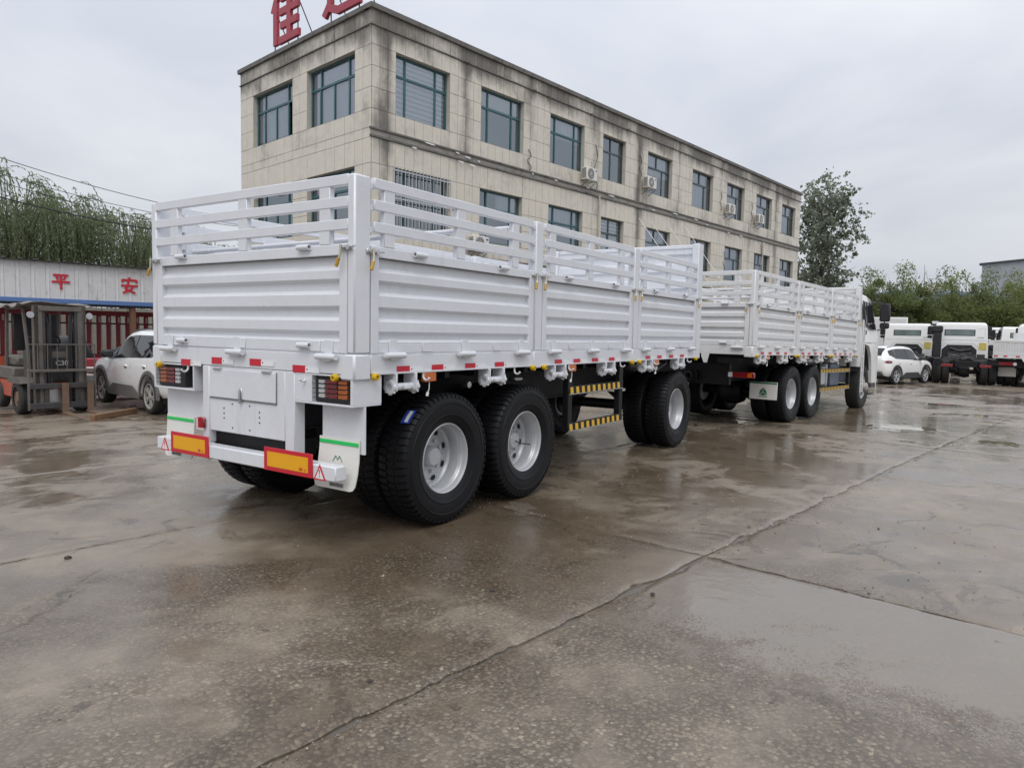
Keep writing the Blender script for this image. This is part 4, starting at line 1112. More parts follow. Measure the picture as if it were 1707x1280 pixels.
# dark rooms behind the glass (one shell per face)
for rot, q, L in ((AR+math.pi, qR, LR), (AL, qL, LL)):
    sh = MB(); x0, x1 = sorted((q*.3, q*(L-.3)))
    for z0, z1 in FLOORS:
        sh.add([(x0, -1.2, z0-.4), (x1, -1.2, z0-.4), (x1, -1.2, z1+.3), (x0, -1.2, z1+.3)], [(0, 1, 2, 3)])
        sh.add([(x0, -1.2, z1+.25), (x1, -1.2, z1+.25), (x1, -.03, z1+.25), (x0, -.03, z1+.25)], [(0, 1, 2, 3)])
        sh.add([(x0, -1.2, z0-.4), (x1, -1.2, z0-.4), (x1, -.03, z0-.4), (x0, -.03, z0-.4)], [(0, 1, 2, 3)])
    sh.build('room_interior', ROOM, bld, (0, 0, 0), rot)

def window(rot, q, s0, s1, z0, z1, style, fm, cover=None, open_leaf=False):
    """frame with transom and mullions, each light a pane of its own"""
    w = s1-s0; hgt = z1-z0; tr = z0+hgt*.66
    if style == 3: vt = [s0+w*.22, s0+w*.78]; vb = [s0+w*.22, s0+w*.78]
    elif style == 4: vt = [s0+w*.20, s0+w*.78]; vb = [s0+w*.20, s0+w*.50, s0+w*.80]
    else: vt = [s0+w*.46]; vb = [s0+w*.12, s0+w*.70] if style == 2 else [s0+w*.46]
    f = MB(); d0, d1 = -.20, -.14; t = .035
    def bar(a, b, c, d, dd=0.):
        x0, x1 = sorted((q*a, q*b)); f.box(x0, x1, d0+dd, d1+dd, c, d, .004)
    bar(s0, s1, z0, z0+2*t*.8); bar(s0, s1, z1-2*t*.8, z1); bar(s0, s0+t*1.4, z0+.055, z1-.055); bar(s1-t*1.4, s1, z0+.055, z1-.055)
    bar(s0+.04, s1-.04, tr-t, tr+t, .004)
    for v in vt: bar(v-t*.8, v+t*.8, tr+t, z1-.055, .002)
    for v in vb: bar(v-t*.8, v+t*.8, z0+.055, tr-t, .002)
    fo = f.build('window', fm, bld, (0, 0, 0), rot)
    def panes(vv, a, b):
        e = [s0]+vv+[s1]
        for i in range(len(e)-1):
            if open_leaf and b < z1-.3 and i == 0: continue
            x0, x1 = sorted((q*(e[i]+.02), q*(e[i+1]-.02))); dd = -.17+rb.uniform(-.004, .004)
            k = rb.uniform(-.006, .006)
            pm = bpy.data.meshes.new('pane'); pm.from_pydata([(x0, dd+k, a), (x1, dd-k, a), (x1, dd-k, b), (x0, dd+k, b)], [], [(3, 2, 1, 0)]); pm.materials.append(WGLASS); put('pane', pm, fo)
    panes(vt, tr, z1-.03); panes(vb, z0+.03, tr)
    if cover:
        c0, c1, zb_, mt = cover; m = MB()
        a, b = s0+w*c0, s0+w*c1; zt = z1-.02; zc = z1-(z1-z0)*zb_
        m2 = MB()
        if mt is BLIND:
            n = 12
            for k in range(n):
                za, zb2 = zt-(zt-zc)*k/n, zt-(zt-zc)*(k+.62)/n
                m.box(*sorted((q*a, q*b)), -.232, -.228, zb2, za)
                zc2 = zt-(zt-zc)*(k+1)/n; m2.box(*sorted((q*a, q*b)), -.240, -.236, zc2, zb2)
        else:
            n = max(6, int((b-a)/.07))
            vs = []
            for k in range(n+1):
                x = q*(a+(b-a)*k/n); dd = -.25+(.025 if k % 2 else -.025)+rb.uniform(-.008, .008); vs += [(x, dd, zc), (x, dd, zt)]
            m.add(vs, [(2*k, 2*k+2, 2*k+3, 2*k+1) for k in range(n)])
        m.build('blind' if mt is BLIND else 'curtain', mt, fo, ang=20)
        if m2.v: m2.build('blind_gauze', CURT2, fo)
rotR, rotL = AR+math.pi, AL
covR = {(0, 0): (.0, 1, 1, BLIND), (1, 0): (.0, 1, .28, BLIND), (2, 0): (.0, 1, .40, CURT), (4, 0): (0, 1, .5, CURT), (5, 0): (.1, .8, .95, CURT), (6, 0): (.0, .7, 1, CURT), (7, 0): (.05, .9, .95, CURT), (8, 0): (.0, .75, .9, CURT), (1, 1): (.5, 1, .3, CURT), (2, 1): (0, 1, .45, CURT), (3, 1): (.0, 1, 1, BLIND), (4, 1): (0, 1, .6, CURT), (5, 1): (.1, .6, .5, CURT), (6, 1): (0, 1, .7, CURT), (7, 1): (0, .8, .8, CURT), (8, 1): (0, .8, 1, CURT)}
for fi, (z0, z1) in enumerate(FLOORS):
    for wi, (s0, s1) in enumerate(WINS_R):
        sty = 3 if wi < 3 else (1 if wi == 3 else 2)
        window(rotR, qR, s0, s1, z0, z1, sty, FRAME if wi < 3 else FRAMED, covR.get((wi, fi)), open_leaf=(wi == 6 and fi == 0))
    for wi, (s0, s1) in enumerate(WINS_L):
        window(rotL, qL, s0, s1, z0, z1, 4, FRAME, (.02, .98, 1, CURT) if (wi == 0 and fi == 0) else ((.3, 1, .9, CURT) if fi == 0 else None), open_leaf=(wi == 1 and fi == 0))
# security grille
g = MB(); s0, s1 = .78, 2.99; z0, z1 = 4.45, 6.27
for k in range(17):
    s = s0+(s1-s0)*k/16; g.tube([(-s, .05, z0), (-s, .05, z1)], .014, 6)
for z in (z0+.12, z1-.12, (z0+z1)/2): g.box(-s1, -s0, .036, .044, z-.02, z+.02)
for s in (s0, s1):
    for z in (z0+.12, z1-.12): g.box(-s-.012, -s+.012, .005, .05, z-.012, z+.012)
g.build('security_grille', STEEL, bld, (0, 0, 0), rotR)
# downpipes, spouts and cable remains
for s, z0, z1 in ((11.0, 0, 7.0), (27.1, 0, 6.9)): MB().tube([(-s, .06, z1), (-s, .06, 3.9), (-s, .06, -.3)], .04, 8).build('downpipe', PLAST, bld, (0, 0, 0), rotR)
for s in (.45, 3.65, 6.9, 7.7, 10.3, 12.9, 16.6, 21.5, 24.5, 28.9):
    m = MB(); m.tube([(-s, -.02, 9.95), (-s, .13, 9.93)], .04, 8); m.build('rain_spout', CONCD, bld, (0, 0, 0), rotR)
wh = MB(); rr = random.Random(5)
for s, z, l in ((2.1, 7.14, .45), (3.25, 7.1, .18), (3.7, 7.05, .3), (4.2, 7.02, .12), (1.5, 6.9, .2), (3.4, 6.86, .25), (3.9, 6.84, .3), (6.9, 7.1, .12), (8.2, 7.1, .2), (10.2, 7.16, .25), (11.8, 7.1, .5), (15.1, 7.0, .3), (17, 7.1, .5), (19, 7.1, .4), (20.2, 7.0, .2), (22.6, 6.9, .3), (24.1, 6.9, .4)):
    MB().prism([(-s-l/2, z-.012), (-s-l*.2, z-.022), (-s+l*.3, z-.010), (-s+l/2, z+.004), (-s+l*.15, z+.022), (-s-l*.35, z+.016)], .066, .080).build('chipped_plaster', TAPEW, bld, (0, 0, 0), rotR)
for s, z0, z1 in ((6.75, 7.2, 7.9), (10.75, 7.1, 8.9), (14.0, 8.2, 9.1), (21.7, 7.9, 8.8), (25.5, 7.9, 8.8), (3.2, 5.2, 5.6), (22.3, 4.9, 5.9), (26.9, 4.0, 6.8)):
    n = 8; MB().tube([(-s-.10*math.sin(k*1.3), .03+.02*math.sin(k), z0+(z1-z0)*k/n) for k in range(n+1)], .013, 5).build('wall_cable', DKGREY, bld, (0, 0, 0), rotR)

# air conditioners: things on the wall
ACW = paint('air_conditioner_white', (.70, .69, .65), .5, var=.05, dirt=.3, dcol=(.35, .32, .28))
def bw(s, d, z):   # facade coordinates to world
    return (BX+math.cos(AR)*s+math.sin(AR)*d, BY+math.sin(AR)*s-math.cos(AR)*d, z)
def air_con(s, z, label):
    r = thing('air_conditioner', label, 'air conditioner', bw(s, .012, z), rotR, 'air conditioner units on the office wall')
    r.scale = (.84, .84, .84); MB().box(-.42, .42, .12, .42, 0, .56, .02).build('casing', ACW, r)
    fn = MB(); fn.lathe([(.0, .425), (.20, .425), (.23, .430), (.24, .422)], 28, axis='y', c=(.09, 0, .28)); fno = fn.build('fan_grille', DKGREY, r)
    fb = MB()
    for k in range(4): fb.lathe([(.05+.05*k, .431), (.056+.05*k, .436), (.062+.05*k, .431)], 24, axis='y', c=(.09, 0, .28))
    for k in range(6):
        t = math.pi*k/6; fb.tube([(.09+.23*math.cos(t), .434, .28+.23*math.sin(t)), (.09-.23*math.cos(t), .434, .28-.23*math.sin(t))], .005, 5)
    fb.build('fan_guard', ACW, fno)
    lv = MB()
    for k in range(9): lv.box(.421, .426, .16, .38, .07+.05*k, .095+.05*k)
    lv.build('side_louvre', DKGREY, r)
    MB().box(-.36, -.24, .4205, .4235, .42, .48).build('label', BLUE, r)
    for e in (-.32, .32): MB().tube([(e, -.012, -.02), (e, .44, -.02), (e, .0, -.30)], .017, 6).build('bracket', DKGREY, r)
    p = MB(); p.tube([(-.40, .25, .2), (-.52, .2, .15), (-.54, .03, .4), (-.5, .02, 1.0)], .02, 6); p.build('pipe', PLAST, r)
air_con(10.05, 7.38, 'white air conditioner under the third upper window, beside a stained strip')
air_con(14.45, 7.80, 'white air conditioner at the left foot of the fifth upper window')
air_con(22.35, 7.80, 'white air conditioner below the upper window with its leaf open')
air_con(26.05, 7.78, 'white air conditioner at the eighth upper window, farthest along the wall')
air_con(4.1, 4.15, 'white air conditioner seen through the trailer rack beside the second lower window')
# hanging shop canopy held by four stays
cn = thing('entrance_canopy', 'flat entrance canopy hung on four thin rods from the office wall', 'canopy', bw(16.3, .012, 3.35), rotR)
MB().box(-2.6, 2.6, 0, 2.2, -.12, .0, .01).build('canopy_slab', PLAST, cn)
for k, (ds, z) in enumerate(((-2.28, 3.17), (-1.24, 3.12), (.26, 3.14), (1.81, 3.28))):
    MB().tube([(-ds, .0, z), (-ds-.9, 2.1, .0)], .016, 6).build('stay_rod', TAPEW, cn)

# roof sign: two big red characters on a steel frame
SIGN = paint('faded_red_sign', (.36, .035, .06), .45, var=.12, dirt=.15, dcol=(.2, .03, .04))
JIA = [((.18, .62), (.36, .98)), ((.27, .02), (.27, .82)), ((.44, .82), (.98, .82)), ((.71, .56), (.71, .99)), ((.40, .58), (1.0, .58)), ((.44, .33), (.98, .33)), ((.71, .06), (.71, .56)), ((.38, .07), (1.02, .07))]
YUN = [((.42, .88), (.90, .88)), ((.36, .62), (.98, .62)), ((.62, .62), (.46, .28)), ((.46, .28), (.92, .36)), ((.80, .48), (.96, .22)), ((.10, .90), (.22, .78)), ((.02, .56), (.22, .56)), ((.20, .56), (.20, .22)), ((.20, .24), (.04, .06)), ((.18, .18), (.42, .07)), ((.40, .07), (1.0, .07))]
def lw(s, d, z): return (BX+math.cos(AL)*s-math.sin(AL)*d, BY+math.sin(AL)*s+math.cos(AL)*d, z)
def roof_char(sc, z, size, segs, label, w):
    r = thing('roof_sign', label, 'sign', lw(sc, -.12, 10.50), AL, 'red characters on the roof')
    m = MB(); strokes(m, segs, w, 0, .10)
    # reader stands outside, so the character runs along -s
    for i, (x, y, zz) in enumerate(m.v): m.v[i] = (size*(.5-x)*1.12, -y, z-10.50+zz*size)
    m.build('character', SIGN, r)
    f = MB()
    for x in (-.42, .42):
        f.tube([(x*size, -.16, 0), (x*size, -.16, size+.2)], .022, 6); f.tube([(x*size, -.16, size*.9), (x*size, -1.25, -.48)], .018, 6); f.tube([(x*size, -.16, .3), (x*size, -.9, -.48)], .014, 6)
    f.tube([(-.42*size, -.16, .25), (.42*size, -.16, .25)], .016, 6); f.tube([(-.42*size, -.16, size*.8), (.42*size, -.16, size*.8)], .016, 6)
    f.build('frame', DKGREY, r)
roof_char(5.15, 10.78, 1.75, JIA, 'tall red character with stacked crossbars standing on the roof edge', .125)
roof_char(1.75, 10.78, 1.75, YUN, 'red character with a long foot stroke on the roof near the building corner', .125)
# ------------------------------------------------------------------ passenger cars
def crom(xs, ys, x):
    i = max(0, min(len(xs)-2, int(np.searchsorted(xs, x, side='right'))-1))
    def tan(k):
        if k == 0: return (ys[1]-ys[0])/(xs[1]-xs[0])
        if k == len(xs)-1: return (ys[-1]-ys[-2])/(xs[-1]-xs[-2])
        a = (ys[k]-ys[k-1])/(xs[k]-xs[k-1]); b = (ys[k+1]-ys[k])/(xs[k+1]-xs[k])
        return 0 if a*b <= 0 else 2*a*b/(a+b)
    h = xs[i+1]-xs[i]; t = (x-xs[i])/h; m0, m1 = tan(i)*h, tan(i+1)*h
    return (2*t**3-3*t*t+1)*ys[i]+(t**3-2*t*t+t)*m0+(-2*t**3+3*t*t)*ys[i+1]+(t**3-t*t)*m1
class CarShape:
    X = [0, .06, .22, .50, .85, 1.3, 1.9, 2.35, 2.62, 3.02, 3.36, 3.75, 4.12, 4.34, 4.42]
    LOW = [.60, .44, .36, .33, .31, .29, .28, .28, .28, .28, .29, .31, .36, .44, .58]
    BELT = [1.03, 1.06, 1.08, 1.08, 1.07, 1.05, 1.03, 1.01, 1.0, .985, .975, .94, .89, .80, .70]
    ROOF = [1.06, 1.16, 1.40, 1.555, 1.61, 1.635, 1.635, 1.60, 1.53, 1.26, 1.075, 1.03, .97, .86, .74]
    WS = [.70, .80, .865, .90, .91, .915, .915, .915, .915, .915, .91, .90, .86, .76, .62]
    WB = [.66, .76, .82, .855, .865, .87, .87, .87, .87, .87, .865, .85, .80, .70, .56]
    WR = [.60, .60, .60, .61, .62, .625, .625, .62, .62, .64, .70, .70, .66, .58, .46]
    def sec(s, x):
        g = lambda a: crom(s.X, a, x)
        lo, be, ro, ws, wb, wr = g(s.LOW), g(s.BELT), g(s.ROOF), g(s.WS), g(s.WB), g(s.WR)
        ro = max(ro, be+.02)
        k = min(1, (ro-be)/.4)
        return [(0, lo), (ws-.10, lo), (ws-.015, lo+.10), (ws, lo+.30), (ws-.005, (lo+be)/2+.12), (wb+.012, be-.045), (wb, be), (wr+.04+.02*(1-k), ro-.075*k-.008), (wr-.02, ro-.022*k-.003), (wr-.14, ro-.004), (0, ro+.008)]
    def pt(s, x, k, f, sg, off=0.):
        q = s.sec(x); (a, b), (c, d) = q[k], q[k+1]
        y, z = a+(c-a)*f, b+(d-b)*f; n = Vector((0, d-b, -(c-a))).normalized()
        return (x, sg*(y+n.y*off), z+n.z*off)
CS = CarShape()
def car(name, label, loc, rz, rimmat, clad, lens=True):
    root = thing(name, label, 'car', loc, rz)
    xs = list(np.concatenate([np.linspace(0, .3, 7), np.linspace(.4, 4.0, 37), np.linspace(4.08, 4.42, 8)]))
    mb = MB(); n = 11; vs = []
    rings = []
    for x in xs:
        q = CS.sec(x); ring = [(x, y, z) for y, z in q] + [(x, -y, z) for y, z in q[1:-1][::-1]]
        rings.append(ring)
    m = len(rings[0]); vs = [p for r_ in rings for p in r_]; fs = []
    for i in range(len(rings)-1):
        for k in range(m): fs.append((i*m+k, i*m+(k+1) % m, (i+1)*m+(k+1) % m, (i+1)*m+k))
    fs.append(tuple(range(m))[::-1]); fs.append(tuple((len(rings)-1)*m+k for k in range(m)))
    mb.add(vs, fs); body = mb.build('body', CARW, root, ang=45)
    WX = (.88, 3.50); WR_ = .345
    cuts = []
    for x in WX:
        c = MB(); c.lathe([(.0, -1.2), (.415, -1.2), (.415, 1.2), (.0, 1.2)], 36, axis='y', c=(x, 0, WR_+.02)); cuts.append(c.mesh('cutter', None))
    boolean_cut(body, cuts)
    dk = MB(); dk.box(.45, 4.0, -.78, .78, .22, .70); dk.build('underbody', INK, root)
    def glazing(k, xa, xb, f0, f1, sg, nm='side_window', steps=10, mat=CARGLASS, off=.006):
        vs = []
        for i in range(steps+1):
            x = xa+(xb-xa)*i/steps
            a = f0(x) if callable(f0) else f0; b = f1(x) if callable(f1) else f1
            vs += [CS.pt(x, k, a, sg, off), CS.pt(x, k, b, sg, off)]
        return MB().add(vs, [(2*i, 2*i+2, 2*i+3, 2*i+1) for i in range(steps)]).build(nm, mat, root, ang=60)
    for sg in (-1, 1):
        top = lambda x: .93
        glazing(6, .42, .86, lambda x: .45-.40*min(1, (x-.42)/.4), .92, sg)
        glazing(6, .90, 1.78, .05, .93, sg); glazing(6, 1.84, 2.86, .05, lambda x: .93 if x < 2.40 else .93-.10*(x-2.40)/.46, sg)
        glazing(6, .88, .90, .05, .93, sg, 'pillar_trim', 2, INK); glazing(6, 1.78, 1.84, .05, .93, sg, 'pillar_trim', 2, INK)
        glazing(6, 2.86, 3.20, .06, lambda x: .83-.5*(x-2.86)/.34, sg, 'mirror_corner', 4, INK)
        for xa in (1.80, 2.98, .98):
            vs = [CS.pt(x, k, f, sg, .002) for x in (xa, xa+.008) for k, f in ((2, .5), (3, .5), (4, .5), (5, .9))]
            MB().add(vs, [(0, 1, 5, 4), (1, 2, 6, 5), (2, 3, 7, 6)]).build('door_gap', DKGREY, root)
        for xa in (1.02, 1.98):
            p = Vector(CS.pt(xa+.10, 4, .55, sg, .0)); h = MB(); h.box(-.09, .09, -.02, .022, -.018, .018, .012); h.build('door_handle', CARW, root, p)
            h2 = MB(); h2.box(-.045, .045, -.004, .004, -.03, .012, .003); h2.build('handle_recess', INK, root, (p.x-.02, p.y+sg*.006, p.z-.02))
        # mirrors
        p = Vector(CS.pt(2.92, 6, .12, sg, .05)); mr = MB(); mr.box(-.10, .07, -.03 if sg > 0 else -.20, .20 if sg > 0 else .03, -.02, .14, .04); mr.build('mirror', DKGREY, root, p)
        # sills and arches
        c_ = MB(); c_.prism([(1.32, .26), (3.06, .26), (3.0, .34), (2.75, .50), (1.65, .50), (1.38, .36)], sg*.885, sg*.925); c_.build('sill_cladding', clad, root)
        for x in WX:
            a = MB(); vs = []; N = 18
            for i in range(N+1):
                t = R(-8)+R(196)*i/N
                for r_, d in ((.41, .90), (.41, .932), (.475, .926), (.485, .89)): vs.append((x+r_*math.cos(t), sg*d*(1 if x > 1 else .995), WR_+.02+r_*math.sin(t)))
            a.add(vs, [(4*i+k, 4*i+4+k, 4*i+4+(k+1) % 4, 4*i+(k+1) % 4) for i in range(N) for k in range(4)])
            a.build('wheel_arch', clad, root)
            tire_mb = MB(); w_ = .115; rr = WR_
            wheel = empty('wheel', (x, sg*.79, rr), 0 if sg < 0 else math.pi, root)
            put('tyre', CARTYRE, wheel); put('rim', CARRIM[rimmat.name], wheel, rot=(0, random.uniform(0, 6), 0))
            ln = MB(); ln.lathe([(.0, -.06), (.20, -.06)], 24); put('brake_disc', ln.mesh('brake_disc', DKGREY), wheel)
        # lamps
        tl = MB(); vs = []
        glazing(4, .03, .46, lambda x: .30+.5*max(0, x-.2), lambda x: .92-.3*max(0, x-.2), sg, 'tail_lamp', 6, REDL, .009)
        rr_ = MB(); rr_.tube([CS.pt(x, 8, .2, sg, .03) for x in (.55, 1.0, 1.6, 2.2, 2.5)], .014, 6); rr_.build('roof_rail', DKGREY, root)
    # rear glass, windscreen
    for (xa, xb, nm) in ((.10, .44, 'rear_window'), (2.66, 3.28, 'windscreen')):
        vs = []; N = 6
        for i in range(N+1):
            x = xa+(xb-xa)*i/N; q = CS.sec(x)
            for sg in (-1, 1):
                for k in ((8, 9, 10) if sg > 0 else (10, 9, 8))[0 if sg > 0 else 1:]: pass
            row = [(-q[8][0], q[8][1]), (-q[9][0], q[9][1]), (0, q[10][1]), (q[9][0], q[9][1]), (q[8][0], q[8][1])]
            vs += [(x+(-.006 if xa < 1 else .006), y, z+.008) for y, z in row]
        MB().add(vs, [(5*i+k, 5*i+k+1, 5*i+6+k, 5*i+5+k) for i in range(N) for k in range(4)]).build(nm, CARGLASS, root, ang=60)
    bp_ = MB(); bp_.box(-.03, .22, -.70, .70, .34, .58, .06); bp_.build('rear_bumper', clad, root)
    pl = MB(); pl.box(-.035, .0, -.25, .25, .72, .86, .005); pl.build('number_plate_recess', INK, root)
    return root
def car_wheels():
    t = MB(); rr = .345; w = .115
    t.lathe([(.245, -w+.02), (.262, -w+.004), (.29, -w-.004), (.315, -w+.004), (.335, -w+.022), (.345, -w+.06), (.346, 0), (.345, w-.06), (.335, w-.022), (.315, w-.004), (.262, w-.004), (.245, w-.02)], 44)
    me = t.mesh('tyre', RUBBERM)
    rims = {}
    for mt in (RIMD, RIM):
        m = MB(); m.lathe([(.246, -w+.10), (.244, -w+.03), (.25, -w+.008), (.24, -w+.004), (.225, -w+.016), (.222, -w+.10)], 44)
        m.lathe([(.0, -w+.012), (.05, -w+.014), (.06, -w+.03)], 16)
        for k in range(5):
            for dd in (-.17, .17):
                a = 2*math.pi*k/5; b = a+dd
                c0, s0 = math.cos(a), math.sin(a); c1, s1 = math.cos(b), math.sin(b)
                p = Vector((.04*c0, -w+.022, .04*s0)); q = Vector((.232*c1, -w+.016, .232*s1)); d = (q-p).normalized(); n = Vector((-d.z, 0, d.x))
                h = .016
                vs = [p+n*h, p-n*h, q-n*h*1.15, q+n*h*1.15]; vs += [v+Vector((0, .03, 0)) for v in vs]
                m.add(vs, [(0, 1, 2, 3), (7, 6, 5, 4), (0, 4, 5, 1), (1, 5, 6, 2), (2, 6, 7, 3), (3, 7, 4, 0)])
        m.lathe([(.225, -.0), (.0, .0)], 24)
        rims[mt.name] = m.mesh('rim', mt)
    return me, rims
CARTYRE, CARRIM = car_wheels()
def place_car(name, label, rear, front, rim, clad):
    """rear and front: ground points of the wheels on the side that faces us; side sign +1 left"""
    pass
# car beyond the trailer's tail: we see its left side, nose away to the left
def car_at(name, label, rearw, frontw, sg, rim, clad):
    a = math.atan2(frontw[1]-rearw[1], frontw[0]-rearw[0])
    ux, uy = math.cos(a), math.sin(a); vx, vy = -uy, ux
    ox, oy = rearw[0]-ux*.88-vx*sg*.85, rearw[1]-uy*.88-vy*sg*.85
    return car(name, label, (ox, oy, gz(rearw[0], rearw[1])+.002), a, rim, clad)
CLAD = paint('muddy_grey_cladding', (.13, .125, .12), .6, var=.15, dirt=.4, dcol=(.22, .2, .18))
suvL = car_at('parked_car', 'muddy white crossover car parked beside the forklift behind the trailer tail', (4.11, 9.89), (4.50, 12.50), 1, RIMD, CLAD)
suvR = car_at('parked_car', 'clean white crossover car parked ahead of the cargo truck by the bare chassis', (30.82, -.37), (33.35, -1.30), -1, RIM, DKGREY)

# ------------------------------------------------------------------ forklift
FRED = paint('forklift_red', (.44, .085, .04), .5, var=.15, dirt=.4, dcol=(.10, .075, .06))
FGREY = paint('greasy_dark_steel', (.045, .043, .045), .55, var=.25, dirt=.5, dcol=(.12, .10, .085))
FGREY2 = paint('dusty_grey_steel', (.125, .112, .100), .6, var=.25, dirt=.55, dcol=(.075, .058, .045))
RUST = paint('rusty_steel', (.17, .11, .075), .75, var=.25, dirt=.6, dcol=(.10, .065, .045))
CARD = paint('old_cardboard', (.22, .20, .18), .85, var=.15, dirt=.4, dcol=(.12, .11, .10))
FR = .34
fk = thing('forklift', 'grimy red and grey forklift truck with sheet-covered cage and forks lowered', 'forklift', (3.20, 11.87, gz(3.2, 11.87)), R(-97))
# local: +X forks, +Y left
b = MB(); b.prism([(-2.05, .38), (-2.15, .62), (-2.10, 1.02), (-1.55, 1.06), (-1.55, .34)], -.52, .52); b.build('counterweight', FRED, fk)
b = MB(); b.box(-1.56, .15, -.50, .50, .26, .62, .03); b.build('chassis', FRED, fk)
MB().box(-1.56, -.55, -.52, .52, .615, .88, .03).build('side_cover', FGREY2, fk)
b = MB(); b.box(-1.55, -.70, -.42, .42, .88, 1.10, .05); b.build('engine_hood', FGREY2, fk)
b = MB(); b.prism([(-.12, .62), (.16, .62), (.16, 1.08), (.02, 1.26), (-.16, 1.22)], -.44, .44); dsh = b.build('dashboard', FGREY, fk)
put('lettering', text_mesh('C30V', .13, .002, TAPEW), dsh, (.165, .17, .98), (R(90), 0, R(90)))
b = MB(); b.box(-.85, -.45, -.24, .24, 1.06, 1.16, .04); b.box(-.92, -.80, -.22, .22, 1.14, 1.52, .05); b.build('seat', SEATB, fk)
sw = MB(); c = Vector((-.18, .02, 1.38)); N = 20
pts = [c+Vector((.07*math.sin(2*math.pi*k/N), .19*math.cos(2*math.pi*k/N), .17*math.sin(2*math.pi*k/N))) for k in range(N+1)]
sw.tube(pts, .016, 6, caps=False); sw.tube([c, c+Vector((.12, 0, -.22))], .025, 8); sw.tube([c+Vector((0, .18, 0)), c, c+Vector((0, -.18, 0))], .012, 6); sw.build('steering_wheel', INK, fk)
for sg in (-1, 1):
    w = empty('wheel', (.0, sg*.50, FR), 0 if sg < 0 else math.pi, fk)
    t = MB(); t.lathe([(.19, -.12), (.25, -.125), (.31, -.115), (.34, -.08), (.34, .08), (.31, .115), (.19, .12)], 36); put('tyre', t.mesh('tyre', RUBBERM), w)
    r_ = MB(); r_.lathe([(.20, -.10), (.195, -.05), (.12, -.06), (.10, -.10), (.0, -.10)], 28)
    for k in range(6): r_.lathe([(.013, -.06), (.013, -.085), (.0, -.085)], 6, c=(.15*math.cos(k*1.047), 0, .15*math.sin(k*1.047)))
    put('rim', r_.mesh('rim', RUST), w)
    w = empty('wheel', (-1.55, sg*.46, .27), 0 if sg < 0 else math.pi, fk)
    t = MB(); t.lathe([(.14, -.08), (.24, -.085), (.27, -.05), (.27, .05), (.24, .085), (.14, .08), (.0, .02), (.0, -.05), (.14, -.06)], 28); put('tyre', t.mesh('tyre', RUBBERM), w)
    f_ = MB(); f_.prism([(-.42, .62), (-.40, .70), (.30, .72), (.42, .62), (.38, .60), (-.38, .60)], sg*.36, sg*.64); f_.build('mudguard', FGREY2, fk)
# mast: outer channels, inner channels, cross plates, lift chains and ram
for sg in (-1, 1):
    m = MB(); m.box(.42, .56, sg*.36, sg*.44, .10, 2.10, .006); m.box(.42, .44, sg*.30, sg*.44, .10, 2.10); m.box(.54, .56, sg*.30, sg*.44, .10, 2.10); m.build('outer_mast', FGREY2, fk)
    m = MB(); m.box(.45, .55, sg*.25, sg*.305, .14, 2.06, .004); m.build('inner_mast', FGREY, fk)
    m = MB(); m.tube([(.46, sg*.19, .2), (.46, sg*.19, 1.75)], .035, 10); m.build('lift_ram', FGREY, fk)
    m = MB(); m.box(.55, .565, sg*.17-.018, sg*.17+.018, .5, 1.95); m.build('lift_chain', INK, fk)
    l = MB(); l.lathe([(.0, .50), (.05, .52), (.065, .57), (.06, .59), (.0, .59)], 16, axis='x', c=(.02, sg*.50, 1.92)); l.build('work_lamp', ALU, fk)
m = MB(); m.box(.40, .58, -.36, .36, 2.00, 2.09, .006); m.box(.41, .44, -.36, .36, 1.10, 1.22, .004); m.box(.41, .44, -.36, .36, .28, .44, .004); m.build('mast_crossplate', FGREY2, fk)
m = MB(); m.box(.58, .64, -.55, .55, .52, .62, .006); m.box(.58, .64, -.55, .55, .14, .25, .006)
m.box(.57, .60, -.30, -.22, .2, .55); m.box(.57, .60, .22, .30, .2, .55); m.build('carriage', FGREY, fk)
for y_, z_ in ((.30, 1.9), (-.30, 1.86), (.24, 1.92)):
    MB().tube([(.40, y_, .35), (.38, y_+.03, 1.0), (.41, y_, z_), (.50, y_*.8, z_+.12), (.57, y_*.6, z_-.2), (.57, y_*.55, .6)], .014, 6).build('hydraulic_hose', INK, fk)
ww = MB(); ww.box(.50, .53, -.24, .0, .24, .50); ww.build('mast_plate', ALU, fk)
lb = MB(); N = 8
lb.box(.60, .64, -.58, .58, .84, .89, .004); lb.box(.61, .635, -.58, .58, 1.355, 1.375)
for k in range(N): y = -.57+1.14*k/(N-1); lb.tube([(.62, y, .88), (.62, y, 1.36)], .009, 6)
for sg in (-1, 1): lb.box(.60, .635, sg*.585, sg*.55, .12, .90, .004)
lb.build('load_backrest', FGREY2, fk)
for y in (.03, .47):
    f_ = MB(); f_.prism([(.64, .62), (.68, .62), (.685, .06), (1.78, .035), (1.78, .022), (.64, .015)], y-.055, y+.055); f_.build('fork', RUST, fk)
# overhead guard
og = MB()
for sg in (-1, 1):
    og.tube([(.28, sg*.44, .66), (.22, sg*.45, 1.2), (-.02, sg*.46, 2.06)], .032, 6); og.tube([(-1.18, sg*.46, .86), (-1.12, sg*.46, 1.6), (-1.05, sg*.46, 2.06)], .032, 6); og.tube([(-.02, sg*.46, 2.06), (-1.05, sg*.46, 2.06)], .032, 6)
for k in range(6): og.tube([(-.02-.206*k, -.46, 2.06), (-.02-.206*k, .46, 2.06)], .018, 6)
og.build('overhead_guard', FGREY2, fk)
cv = MB(); vs = []; na, nb_ = 12, 8; rr = random.Random(4)
for i in range(na+1):
    for j in range(nb_+1):
        x = .48-1.75*i/na; y = -.60+1.2*j/nb_
        vs.append((x, y, 2.125+.03*math.sin(i*1.1+j*.7)+rr.uniform(-.008, .008)-.10*max(0, abs(y)-.48)*3+(.03 if i < 3 else 0)))
